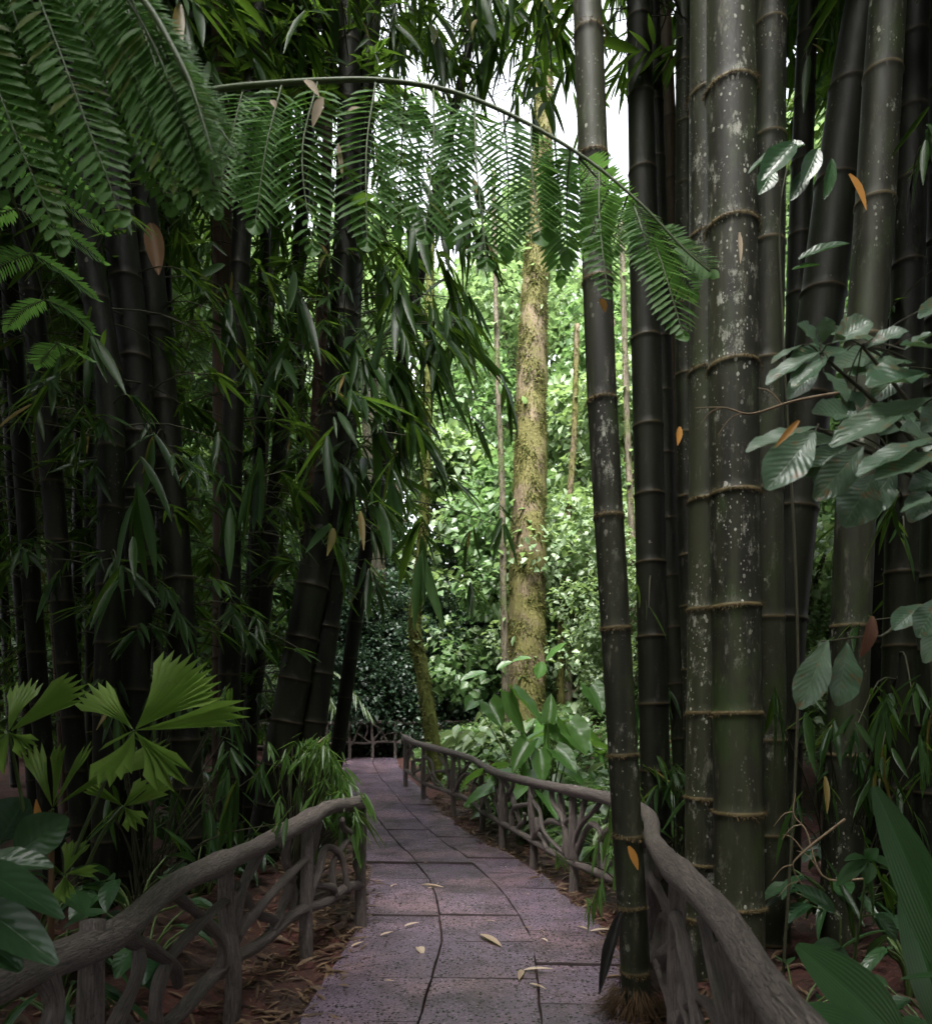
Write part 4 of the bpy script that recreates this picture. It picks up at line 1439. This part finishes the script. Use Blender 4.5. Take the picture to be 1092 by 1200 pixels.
# dark broad leaves at the lower left corner
b0 = np.array([-1.36, 1.75, gz(-1.36, 1.75)])
leaf_plant("broadleaf_plant", "dark glossy broad leaved plant in the lower left corner, hanging over the railing", "plant", b0, [
    (P(-50, 1005, 1.8), P(70, 1064, 1.62), .045, (.15, -.5, 1)), (P(-40, 1050, 1.75), P(60, 1122, 1.58), .05, (.2, -.8, .7)), (P(-30, 1012, 1.85), P(62, 1012, 1.9), .045, (0, -.6, 1)), (P(-50, 1080, 1.75), P(20, 1130, 1.6), .05, (0, -.6, 1)),
    (P(20, 1000, 2.6), P(78, 958, 2.65), .08, (0, -1, .1)), (P(0, 985, 2.7), P(30, 935, 2.75), .09, (0, -1, .1))], T_OVF, "dark_broad", 303, sr=.006)

# ------------------------------------------------------------------ right hand shrub with pale leaves
def px_leaf(bx, by, tx, ty, wpx, Y, nh=(0, -.75, .8), dY=-.03, **k):
    return (P(bx, by, Y), P(tx, ty, Y + dY), wpx * Y / F, nh)


Ys = 1.9
sb = np.array([1.75, 2.15, gz(1.75, 2.15)])
T_OB = leaf_t(9, "obov", .16, .10, 4, .035)
SH = [  # leaf base, tip, half width (photo pixels), depth
    (962, 412, 900, 442, 15, 1.95, (.1, -.6, .9)), (960, 408, 938, 378, 15, 1.98, (0, -.9, .5)), (962, 402, 968, 372, 13, 2.0, (0, -.9, .5)), (970, 420, 930, 448, 15, 1.92, (0, -.7, .8)), (975, 402, 1020, 374, 19, 1.95, (0, -.8, .6)),
    (985, 400, 980, 388, 14, 1.97, (0, -.9, .5)), (1015, 408, 1062, 384, 15, 1.93, (.1, -.6, .9)), (940, 404, 905, 420, 7, 2.0, (0, -.5, 1)), (965, 436, 994, 466, 14, 1.88, (.2, -.7, .7)), (960, 430, 926, 462, 13, 2.05, (0, -.9, .4)),
    (1090, 440, 1022, 445, 33, 1.80, (-.1, -.75, .7)), (1092, 466, 980, 510, 23, 1.78, (-.1, -.6, .85)), (1100, 512, 1008, 546, 20, 1.72, (0, -.5, .95)), (1110, 530, 1030, 552, 19, 1.70, (0, -.7, .8)), (958, 500, 878, 520, 16, 1.85, (0, -.6, .9)),
    (955, 506, 902, 566, 26, 1.78, (-.15, -.9, .45)), (1012, 522, 960, 580, 20, 1.85, (.3, -.9, .4)), (1024, 556, 992, 612, 26, 1.9, (.1, -1, .1)), (1050, 548, 1012, 600, 20, 2.0, (0, -1, .2)), (1060, 410, 1094, 388, 14, 1.85, (0, -.6, .9)),
    (1110, 412, 1060, 398, 14, 1.8, (0, -.5, 1)), (1120, 580, 1058, 592, 10, 1.6, (0, -.3, 1)), (1120, 345, 1080, 366, 12, 1.9, (0, -.7, .8)), (990, 455, 1010, 475, 12, 2.0, (0, -.8, .6)), (1040, 425, 1002, 435, 14, 2.02, (0, -.7, .7)), (1110, 560, 1070, 570, 16, 1.75, (0, -.8, .5)),
    (1000, 470, 980, 490, 14, 2.0, (.2, -.8, .5)), (1080, 490, 1040, 480, 20, 2.0, (0, -.8, .5)), (1095, 520, 1060, 500, 18, 1.95, (0, -.8, .6)), (1130, 470, 1085, 500, 22, 1.85, (0, -.7, .7))]
gq = R(88)
for q_ in range(16):
    cx_, cy_ = gq.uniform(965, 1100), gq.uniform(400, 570)
    an = gq.uniform(150, 260)
    ll = gq.uniform(45, 75)
    SH.append((cx_, cy_, cx_ + ll * math.cos(math.radians(an)), cy_ - ll * .7 * math.sin(math.radians(an)), gq.uniform(13, 19), gq.uniform(1.95, 2.2), (gq.normal(0, .2), -.75, gq.uniform(.3, .9))))
root = thing("broadleaf_shrub", "shrub with big pale blotched oval leaves reaching in from the right edge", "shrub", sb)
forks = [P(962, 415, 1.98), P(1010, 405, 1.96), P(1100, 470, 1.85), P(960, 503, 1.86), P(1050, 540, 1.95), P(1115, 540, 1.8)]
mb = MB()
hub = P(1150, 640, 2.0)
tube(mb, spline([sb, (sb + hub) / 2 + [.05, 0, .1], hub], 14), np.linspace(.016, .010, 14), 8)
for f_ in forks:
    tube(mb, spline([hub, (hub + f_) / 2 + [.02, 0, .04], f_], 10), np.linspace(.008, .004, 10), 6)
mb.build("branch", M["twig"], root, sb)
g = R(31)
for lf in SH:
    a, b, w, nh = px_leaf(*lf[:6], nh=lf[6])
    mb = MB()
    st = min(forks, key=lambda q: np.linalg.norm(q - a))
    tube(mb, spline([st, (st + a) / 2 + [0, 0, .01], a], 6), .0022, 5, m=1, cap=False)
    scatter(mb, T_OB, a[None], (b - a)[None], (np.array(nh) + g.normal(0, .12, 3))[None], np.linalg.norm(b - a) * 1.03, w, g.uniform(0, 1))
    mb.build("leaf", [M["broad"], M["twig"]], root, sb)

# thin leafy twigs between the culms
def twig_plant(label, base, tipline, leaves, mat, seed, name="leafy_twig", T=T_OVF):
    g = R(seed)
    root = thing(name, label, "plant", base)
    mb = MB()
    tube(mb, spline([base] + tipline, 24), np.linspace(.008, .003, 24), 6)
    mb.build("stem", M["twig"], root, base)
    for (bx_, by_, tx, ty, w, Y, nh) in leaves:
        a, b, w_, nh = px_leaf(bx_, by_, tx, ty, w, Y, nh)
        mb = MB()
        scatter(mb, T, a[None], (b - a)[None], np.array(nh, float)[None], np.linalg.norm(b - a), w_, g.uniform(0, 1))
        mb.build("leaf", [M[mat]], root, base)
    return root


q = P(915, 330, 3.4)
tb = np.array([q[0] + .08, 3.6, gz(q[0], 3.6)])
twig_plant("thin twig with broad dark leaves hanging right of the thick culm pair", tb, [P(935, 800, 3.5), P(918, 400, 3.4), P(914, 250, 3.4), P(930, 165, 3.4)],
           [(928, 165, 876, 197, 10, 3.3, (0, -.4, 1)), (930, 168, 893, 206, 16, 3.2, (0, -.9, .5)), (925, 178, 943, 168, 12, 3.3, (0, -.8, .6)), (958, 175, 942, 212, 11, 3.3, (0, -1, .2)), (975, 186, 968, 230, 8, 3.3, (.3, -1, 0)),
            (945, 200, 928, 232, 9, 3.35, (0, -1, 0)), (936, 304, 996, 280, 11, 3.2, (0, -.7, .7)), (928, 316, 962, 308, 8, 3.2, (0, -.6, .8)), (905, 200, 890, 225, 12, 3.4, (0, -1, .1))], "dark_broad", 801)
q = P(960, 765, 2.5)
tb = np.array([P(1100, 900, 2.6)[0], 2.6, gz(1.7, 2.6)])
twig_plant("twig holding a pair of large grey green leaves before dark culms", tb, [P(1090, 760, 2.55), P(1030, 746, 2.5), P(962, 752, 2.45)],
           [(970, 750, 938, 829, 19, 2.4, (-.3, -1, .2)), (992, 753, 985, 826, 21, 2.4, (.15, -1, .25)), (1080, 708, 1048, 735, 14, 2.3, (0, -.7, .7)), (1100, 700, 1078, 745, 18, 2.2, (0, -.9, .4)), (1105, 720, 1086, 775, 14, 2.3, (0, -.9, .4))], "broad", 802, T=T_OB)
mb = MB()
a, b = P(1021, 722, 2.45), P(1018, 768, 2.44)
scatter(mb, T_OV, a[None], (b - a)[None], np.array([[.2, -1, .1]]), np.linalg.norm(b - a), .026, .5)
tag(mb.build("dead_leaf", M["rust"], None, a), "rust brown dead leaf hanging beside the pair of grey green leaves", "leaf")

# lower right: pleated palm leaves and a sapling
b0 = np.array([1.42, 2.0, gz(1.42, 2.0)])
T_PL = leaf_t(12, "oval", .12, .16, 26)
leaf_plant("pleated_palm", "plant with large pleated bright green leaves in the lower right corner", "plant", b0, [
    (P(1130, 1180, 1.95), P(1040, 928, 1.95), .062, (-.3, -1, .3)), (P(1060, 1230, 2.0), P(952, 1108, 2.0), .085, (0, -.8, .6)), (P(1040, 1230, 1.8), P(940, 1176, 1.75), .06, (0, -.5, .9)), (P(1110, 1230, 2.1), P(1072, 1050, 2.15), .07, (0, -1, .2)), (P(1120, 1145, 1.8), P(1058, 1138, 1.78), .012, (0, -.2, 1))],
    T_PL, "palm_grass", 304, sr=.008)
b0 = np.array([P(1000, 1140, 2.35)[0], 2.35, gz(1.25, 2.35)])
sap = thing("sapling", "small sapling with glossy bright green leaves in the lower right", "sapling", b0)
mb = MB()
tube(mb, spline([b0, P(1000, 1150, 2.35), P(1008, 1080, 2.33), P(1016, 1010, 2.3)], 16), np.linspace(.006, .003, 16), 6)
tube(mb, spline([P(1003, 1150, 2.35), P(985, 1110, 2.3), P(985, 1080, 2.3), P(978, 1070, 2.3)], 10), .003, 6)
tube(mb, spline([P(1012, 1066, 2.33), P(1020, 1070, 2.32), P(1025, 1072, 2.3)], 6), .0025, 6)
mb.build("stem", M["stalk"], sap, b0)
g = R(12)
for (bx_, by_, tx, ty, w, nh) in [(1014, 1010, 982, 1030, 9, (0, -.6, .9)), (1015, 1010, 1019, 1034, 9, (0, -1, .3)), (1018, 1006, 1054, 1015, 8, (0, -.6, .9)), (1014, 1006, 994, 1002, 6, (0, -.5, 1)), (1016, 1008, 1026, 996, 8, (0, -.7, .7)), (978, 1070, 943, 1036, 10, (.2, -.9, .5)), (1025, 1072, 1057, 1101, 10, (.2, -.9, .5)), (986, 1110, 974, 1140, 13, (0, -.9, .4)), (984, 1108, 958, 1104, 8, (0, -.6, .8))]:
    a, b, w_, nh = px_leaf(bx_, by_, tx, ty, w, 2.3, nh)
    mb = MB()
    scatter(mb, T_OV, a[None], (b - a)[None], np.array(nh, float)[None], np.linalg.norm(b - a), w_, g.uniform(.4, 1))
    mb.build("leaf", [M["palm_grass" if ty < 1036 else "dark_broad"]], sap, b0)

# ------------------------------------------------------------------ bamboo shoots over the left railing end and the right rail
def shoot_bush(name, label, base, fans, mat, seed, T=T_BL):
    g = R(seed)
    root = thing(name, label, "shrub", base)
    mb = MB()
    sp = []
    for (x, y_, Y, ang, Lpx, n, spd) in fans:
        p = P(x, y_, Y)
        d = np.array([math.cos(math.radians(ang)), g.uniform(-.4, .1), math.sin(math.radians(ang))])
        sp.append((base + g.normal(0, .04, 3) * [1, 1, 0], p, d, n, Lpx * Y / F, spd))
    sprays(mb, None, sp, g, T)
    mb.build("foliage", [M[mat], M["twig"]], root, base)
    return root


bb = np.array([-1.42, 6.0, gz(-1.42, 6.0)])
g = R(91)
fans = []
for i in range(110):
    y_ = g.uniform(872, 968)
    x = np.interp(y_, [872, 910, 968], [380, 408, 422]) - abs(g.normal(0, 32))
    fans.append((x, y_, g.uniform(5.3, 6.6), g.uniform(-110, -20) if x > 380 else g.uniform(-140, -60), g.uniform(26, 44), int(g.integers(5, 9)), g.uniform(.7, 1.1)))
fans += [(428, 935, 5.4, -45, 60, 4, .4), (415, 970, 5.4, -60, 50, 6, .7), (425, 960, 5.4, -50, 50, 5, .6), (400, 960, 5.4, -90, 50, 7, .8), (425, 1005, 5.4, -75, 30, 4, .7), (370, 990, 5.2, -80, 45, 4, .6)]
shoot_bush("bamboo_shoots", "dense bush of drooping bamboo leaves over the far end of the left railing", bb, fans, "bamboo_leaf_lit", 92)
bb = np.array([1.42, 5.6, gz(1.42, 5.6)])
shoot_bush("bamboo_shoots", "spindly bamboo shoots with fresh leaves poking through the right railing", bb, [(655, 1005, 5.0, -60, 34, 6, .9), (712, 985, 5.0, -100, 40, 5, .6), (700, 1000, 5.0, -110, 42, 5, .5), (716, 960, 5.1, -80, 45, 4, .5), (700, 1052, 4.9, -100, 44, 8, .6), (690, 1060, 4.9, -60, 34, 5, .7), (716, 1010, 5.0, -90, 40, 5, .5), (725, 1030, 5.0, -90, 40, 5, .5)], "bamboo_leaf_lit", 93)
bb = np.array([1.35, 7.4, gz(1.35, 7.4)])
fans = [(g.uniform(745, 800), g.uniform(700, 960), g.uniform(6.2, 7.5), g.uniform(-130, -50), g.uniform(40, 60), int(g.integers(4, 8)), g.uniform(.6, 1.0)) for i in range(16)]
shoot_bush("bamboo_shoots", "bamboo shoots with lit leaves in the gap between the dark right culms", bb, fans, "bamboo_leaf", 94)
bb = np.array([1.75, 6.0, gz(1.75, 6.0)])
fans = [(g.uniform(740, 830), g.uniform(900, 980), g.uniform(5.2, 6.2), g.uniform(-150, -30), g.uniform(40, 60), int(g.integers(5, 8)), g.uniform(.7, 1.1)) for i in range(22)]
shoot_bush("bamboo_shoots", "dark bamboo shoots around the feet of the right clump", bb, fans, "bamboo_leaf", 95)
bb = np.array([2.4, 4.6, gz(2.4, 4.6)])
fans = [(g.uniform(910, 1090), g.uniform(820, 1080), g.uniform(3.6, 4.8), g.uniform(-130, -50), g.uniform(55, 85), int(g.integers(5, 9)), g.uniform(.5, 1.0)) for i in range(26)]
shoot_bush("bamboo_shoots", "dark drooping bamboo leaves low between the culms at the right edge", bb, fans, "bamboo_leaf", 96)
bb = np.array([-2.3, 5.2, gz(-2.3, 5.2)])
fans = [(g.uniform(60, 330), g.uniform(790, 1000), g.uniform(4.2, 6.0), g.uniform(-140, -40), g.uniform(50, 80), int(g.integers(5, 9)), g.uniform(.5, 1.0)) for i in range(30)]
shoot_bush("bamboo_shoots", "dark bamboo shoots on the ground behind the left railing", bb, fans, "bamboo_leaf", 97)

# feather palm fronds beyond the left bamboo
fpb = np.array([-4.6, 14.6, gz(-4.6, 14.6)])
root = thing("feather_palm", "feathery palm with shining fronds left of the far railing", "palm", fpb)
g = R(15)
for i, (az, ln_) in enumerate([(-20, 2.2), (20, 2.0), (-60, 2.2), (70, 2.0), (120, 2.1), (170, 2.0), (215, 2.2), (260, 2.1), (310, 2.3), (0, 2.6)]):
    o = np.array([math.cos(math.radians(az)), math.sin(math.radians(az)), 0])
    C = spline([fpb, fpb + o * .4 + [0, 0, 1.5], fpb + o * ln_ * .7 + [0, 0, 2.0], fpb + o * ln_ + [0, 0, 1.2]], 30)
    mb = MB()
    tube(mb, C, np.linspace(.02, .005, 30), 6, m=1)
    tg = nrm(np.gradient(C, axis=0))
    sd = np.cross(o, [0, 0, 1.0])
    pos, dr = [], []
    for j in range(8, 30):
        for s in (-1, 1):
            pos.append(C[j])
            dr.append(s * sd + tg[j] * .8 + [0, 0, -.45] + g.normal(0, .1, 3))
    scatter(mb, T_BL, np.array(pos), np.array(dr), np.array([0, 0, 1.0]), .45, .018, g.uniform(0, 1, len(pos)))
    mb.build("frond", [M["forest_pale"], M["stalk"]], root, fpb)

# ------------------------------------------------------------------ leaf litter and undergrowth
g = R(41)
mb = MB()
n = 9000
y_ = g.uniform(1.0, 12.5, n)
sd = g.uniform(0, 1, n) < .5
off = g.exponential(.75, n) - .06
x = np.where(sd, lerp_tab(R_EDGE, y_) + off, lerp_tab(L_EDGE, y_) - off)
keep = off < 4.0
x, y_ = x[keep], y_[keep]
z_ = ground_z(x, y_) + g.uniform(.004, .03, len(x))
az = g.uniform(0, 6.283, len(x))
d = np.stack([np.cos(az), np.sin(az), g.normal(.05, .18, len(x))], 1)
l = g.uniform(.05, .17, len(x))
scatter(mb, leaf_t(3, "lance", .25, .12), np.stack([x, y_, z_], 1), d, np.array([0, 0, 1.0]) + g.normal(0, .25, (len(x), 3)), l, l * g.uniform(.06, .12, len(x)), g.beta(1.2, 2.2, len(x)))
o = mb.build("leaf_litter", M["litter"])
o["kind"] = "stuff"
o["label"], o["category"] = "brown fallen leaves littering the soil beside the path", "leaf litter"

mb = MB()
n = 16000
y_ = g.uniform(6.3, 20, n)
off = g.uniform(.35, 9, n) ** 1.0
x = lerp_tab(R_EDGE, y_) + off
z_ = ground_z(x, y_) + g.uniform(.02, .5, n) * np.clip(off, 0, 1)
az = g.uniform(0, 6.283, n)
d = np.stack([np.cos(az), np.sin(az), g.normal(-.1, .35, n)], 1)
l = g.uniform(.07, .2, n)
keep = (CX + x * F / y_) < 900
scatter(mb, T_F, np.stack([x, y_, z_], 1)[keep], d[keep], np.array([0, 0, 1.0]) + g.normal(0, .4, (keep.sum(), 3)), l[keep], l[keep] * .36, g.uniform(0, 1, keep.sum()))
o = mb.build("undergrowth", M["forest"])
o["kind"] = "stuff"
o["label"], o["category"] = "low green ground cover on the bank behind the right railing", "undergrowth"

# ------------------------------------------------------------------ single fallen leaves
T_DRY = leaf_t(5, "lance", .25, .03)
PATH_L = [  # photo pixel base, tip, colour, label
    (412, 1112, 426, 1107, "dry", "pale bamboo leaf lying at the left path edge below the railing end post"),
    (446, 1099, 461, 1095, "dry", "short pale bamboo leaf lying left of the path middle"),
    (474, 1088, 491, 1084, "dry", "slim pale leaf on the paving, farthest of the three pale leaves in a row"),
    (562, 1098, 588, 1112, "dry", "tan folded bamboo leaf in the middle of the path"),
    (494, 1039, 520, 1042, "dry", "tan leaf lying alone on the path farther up"),
    (614, 1140, 648, 1139, "dry", "thin straw like leaf beside the long crack in the paving"),
    (612, 1140, 608, 1152, "dry", "small upright curl of dry leaf standing in the long paving crack"),
    (620, 1156, 640, 1163, "dry", "thin tan leaf right of the long paving crack, nearer than the straw"),
    (634, 1102, 642, 1107, "dry", "tiny pale leaf scrap on the right of the path"),
    (676, 1088, 690, 1093, "dry", "whitish leaf scrap by the right path edge"),
    (450, 1152, 462, 1154, "dry", "pale leaf scrap low on the left of the path"),
    (692, 1094, 718, 1092, "dry", "tan leaf lying at the right path edge near the leafy shoots"),
]
for i, (ax, ay, bx_, by_, mt_, lb) in enumerate(PATH_L):
    a = np.array([(ax - CX) * EYE / (ay - HOR), EYE * F / (ay - HOR), .014])
    b = np.array([(bx_ - CX) * EYE / (by_ - HOR), EYE * F / (by_ - HOR), .022])
    mb = MB()
    L = np.linalg.norm(b - a)
    scatter(mb, T_DRY, a[None], (b - a)[None], np.array([[.1, 0, 1.0]]), L, max(.008, L * .11), .3 + .6 * (i % 3) / 2)
    tag(mb.build("dry_leaf", M[mt_], None, a), lb, "leaf", "fallen leaves on the path")
mb = MB()
a = np.array([(490 - CX) * EYE / (1113 - HOR), EYE * F / (1113 - HOR), .016])
scatter(mb, T_OV, a[None], np.array([[.3, -.8, .05]]), np.array([[0, 0, 1.0]]), .10, .03, .7)
tag(mb.build("dry_leaf", M["dry"], None, a), "broad whitish leaf stuck flat on the wet paving", "leaf", "fallen leaves on the path")

g = R(19)
for i in range(30):
    y_ = g.uniform(3.9, 11)
    l_, r_ = lerp_tab(L_EDGE, y_), lerp_tab(R_EDGE, y_)
    f_ = g.beta(.7, .7)
    a = np.array([l_ + .06 + (r_ - l_ - .12) * f_, y_, float(rise(y_)) + .012])
    az = g.uniform(0, 6.28)
    L = g.uniform(.03, .085)
    mb = MB()
    scatter(mb, T_DRY, a[None], np.array([[math.cos(az), math.sin(az), .05]]), np.array([[g.normal(0, .2), g.normal(0, .2), 1.0]]), L, L * g.uniform(.08, .16), g.uniform(0, 1))
    tag(mb.build("dry_leaf", M["litter" if i % 3 else "dry"], None, a), "small dry leaf scrap scattered over the paving", "leaf", "small leaf scraps on the paving")
HANG = [
    (994, 204, 1016, 245, 7, 4.15, "orange", "golden orange leaf hanging in front of the lichen patched culm"),
    (736, 992, 748, 1020, 5, 3.7, "orange", "orange leaf stuck on the slim speckled bamboo culm"),
    (936, 493, 908, 524, 4, 1.74, "orange", "orange bamboo leaf lying across a leaf of the pale shrub"),
    (796, 500, 794, 522, 4, 4.4, "orange", "small orange leaf hanging beside the big culm pair"),
    (357, 94, 374, 112, 6, 2.5, "dry", "tan dead leaf caught on the stalk of the hanging fern"),
    (378, 114, 366, 148, 6, 2.48, "dry", "long tan dead leaf hanging from the fern stalk"),
    (318, 117, 323, 127, 4, 2.5, "dry", "small pale dead leaf caught on the fern"),
    (408, 130, 422, 125, 3, 2.45, "dry", "pale dead leaf lying level on the fern pinnae"),
    (396, 168, 402, 210, 3, 2.45, "dry", "thin dry stalk hanging down the fern pinnae"),
    (703, 350, 709, 366, 5, 2.35, "orange", "rusty leaf tip below the longest hanging pinna"),
    (866, 272, 868, 308, 3, 3.7, "dry", "dry strip peeling from a joint of the thickest culm"),
]
for (ax, ay, bx_, by_, w, Y, mt_, lb) in HANG:
    a, b = P(ax, ay, Y), P(bx_, by_, Y)
    mb = MB()
    scatter(mb, T_DRY, a[None], (b - a)[None], np.array([[.2, -1.0, .5]]), np.linalg.norm(b - a), w * Y / F, .6)
    tag(mb.build("dead_leaf", M[mt_], None, a), lb, "leaf", "dead leaves caught in the plants")

# tan sheath on the left culm and the black sheath beside the slim culm
mb = MB()
a, b = P(178, 262, 5.5), P(186, 322, 5.5)
scatter(mb, leaf_t(8, "oval", .5, .0, 4), a[None], (b - a)[None], np.array([[.3, -1.0, .2]]), np.linalg.norm(b - a), .07, .5)
tag(mb.build("bamboo_sheath", M["tan_sheath"], None, a), "tan papery sheath hanging on a culm below the near fern frond", "sheath")
mb = MB()
a, b = P(728, 1070, 3.72), P(701, 1166, 3.66)
b[2] = max(b[2], .02)
scatter(mb, leaf_t(10, "lance", .6, .05, 4, .04), a[None], (b - a)[None], np.array([[-.6, -1.0, .2]]), np.linalg.norm(b - a), .032, .3)
tag(mb.build("bamboo_sheath", M["sheath"], None, a), "black withered sheath leaning against the foot of the slim speckled culm", "sheath")

# root skirt of fibres at the foot of the slim culm
mb = MB()
g = R(17)
c = P(744, 1160, 3.9)
k = 900
a = g.uniform(0, 6.283, k)
rr = .10 + g.uniform(0, .03, k)
o_ = np.stack([np.cos(a), np.sin(a), 0 * a], 1)
pos = np.array([c[0], c[1], 0]) + o_ * rr[:, None] + np.stack([0 * a, 0 * a, g.uniform(.0, .17, k)], 1)
d = o_ * g.uniform(.15, 1.0, k)[:, None] + np.stack([g.normal(0, .2, k), g.normal(0, .2, k), -g.uniform(.5, 1.0, k)], 1)
scatter(mb, leaf_t(2, "lance", 0, -.25), pos, d, o_ + [0, 0, .4], g.uniform(.06, .2, k), .0022, g.uniform(0, .6, k))
tag(mb.build("root_skirt", M["root"], None, (c[0], c[1], 0)), "skirt of brown root fibres around the foot of the slim speckled culm", "roots")

# bare dead twigs among the right culms
for (lb, pl, Y) in [("bare grey twig reaching left in front of the big culm pair", [(985, 460), (930, 470), (880, 485), (850, 478), (815, 478)], 2.6),
                    ("bare pale twig forking in the dark below the right hand leaf pair", [(1020, 1030), (965, 1028), (945, 975), (930, 955), (932, 930)], 3.2),
                    ("thin bare twig slanting in the dark beside the sapling", [(990, 960), (940, 1000), (930, 1020), (955, 1060)], 3.0)]:
    pts = spline([P(a_, b_, Y + .02 * i_) for i_, (a_, b_) in enumerate(pl)], 20)
    mb = MB()
    tube(mb, pts, np.linspace(.006, .002, 20), 6, bump=.05, seed=3)
    for k in (6, 11, 15):
        e = pts[k] + np.array([-.08, .02, .07 * (-1) ** k])
        tube(mb, spline([pts[k], (pts[k] + e) / 2 + [0, 0, .02], e], 6), np.linspace(.003, .0012, 6), 5, cap=False)
    tag(mb.build("dead_twig", M["dead_twig"], None, pts[0]), lb, "twig")

# ------------------------------------------------------------------ light, sky, camera
w = bpy.data.worlds.new("World")
SC.world = w
w.use_nodes = True
nt = w.node_tree
nt.nodes.clear()
sky = nt.nodes.new("ShaderNodeTexSky")
sky.sky_type = "NISHITA"
sky.sun_disc = False
EL, AZ = math.radians(58), math.radians(195)     # high sun behind thick cloud, over the viewer
sky.sun_elevation = EL
sky.sun_rotation = AZ
sky.air_density, sky.dust_density, sky.ozone_density = 1.0, 4.0, 1.0
hs = nt.nodes.new("ShaderNodeHueSaturation")
hs.inputs["Saturation"].default_value = .22
bg = nt.nodes.new("ShaderNodeBackground")
bg.inputs["Strength"].default_value = .15
ou = nt.nodes.new("ShaderNodeOutputWorld")
nt.links.new(sky.outputs[0], hs.inputs["Color"])
nt.links.new(hs.outputs[0], bg.inputs[0])
nt.links.new(bg.outputs[0], ou.inputs[0])

sd = bpy.data.lights.new("sun", "SUN")
sd.energy = 2.0
sd.angle = math.radians(35)
sd.color = (1, .97, .92)
so = bpy.data.objects.new("sun", sd)
COL.objects.link(so)
dirv = Vector((math.sin(AZ) * math.cos(EL), math.cos(AZ) * math.cos(EL), math.sin(EL)))
so.rotation_euler = (-dirv).to_track_quat("-Z", "Y").to_euler()
so.location = dirv * 40

cam = bpy.data.cameras.new("camera")
cam.sensor_fit = "HORIZONTAL"
cam.sensor_width = 36
cam.lens = 36 * F / 1092
cam.shift_y = (HOR - 600) / 1092
cam.clip_end = 600
cam.clip_start = .05
cam.dof.use_dof = True
cam.dof.focus_distance = 6.0
cam.dof.aperture_fstop = 4.5
co = bpy.data.objects.new("camera", cam)
co.location = (0, 0, EYE)
co.rotation_euler = (math.pi / 2, 0, 0)
COL.objects.link(co)
SC.camera = co

SC.view_settings.view_transform = "Standard"
SC.view_settings.look = "None"
SC.view_settings.exposure = 2.8
SC.view_settings.gamma = 1
SC.view_settings.use_curve_mapping = False
SC.cycles.max_bounces = 7
SC.cycles.diffuse_bounces = 4
SC.cycles.transmission_bounces = 4
SC.cycles.glossy_bounces = 2
SC.cycles.use_denoising = True
SC.cycles.sample_clamp_indirect = 6
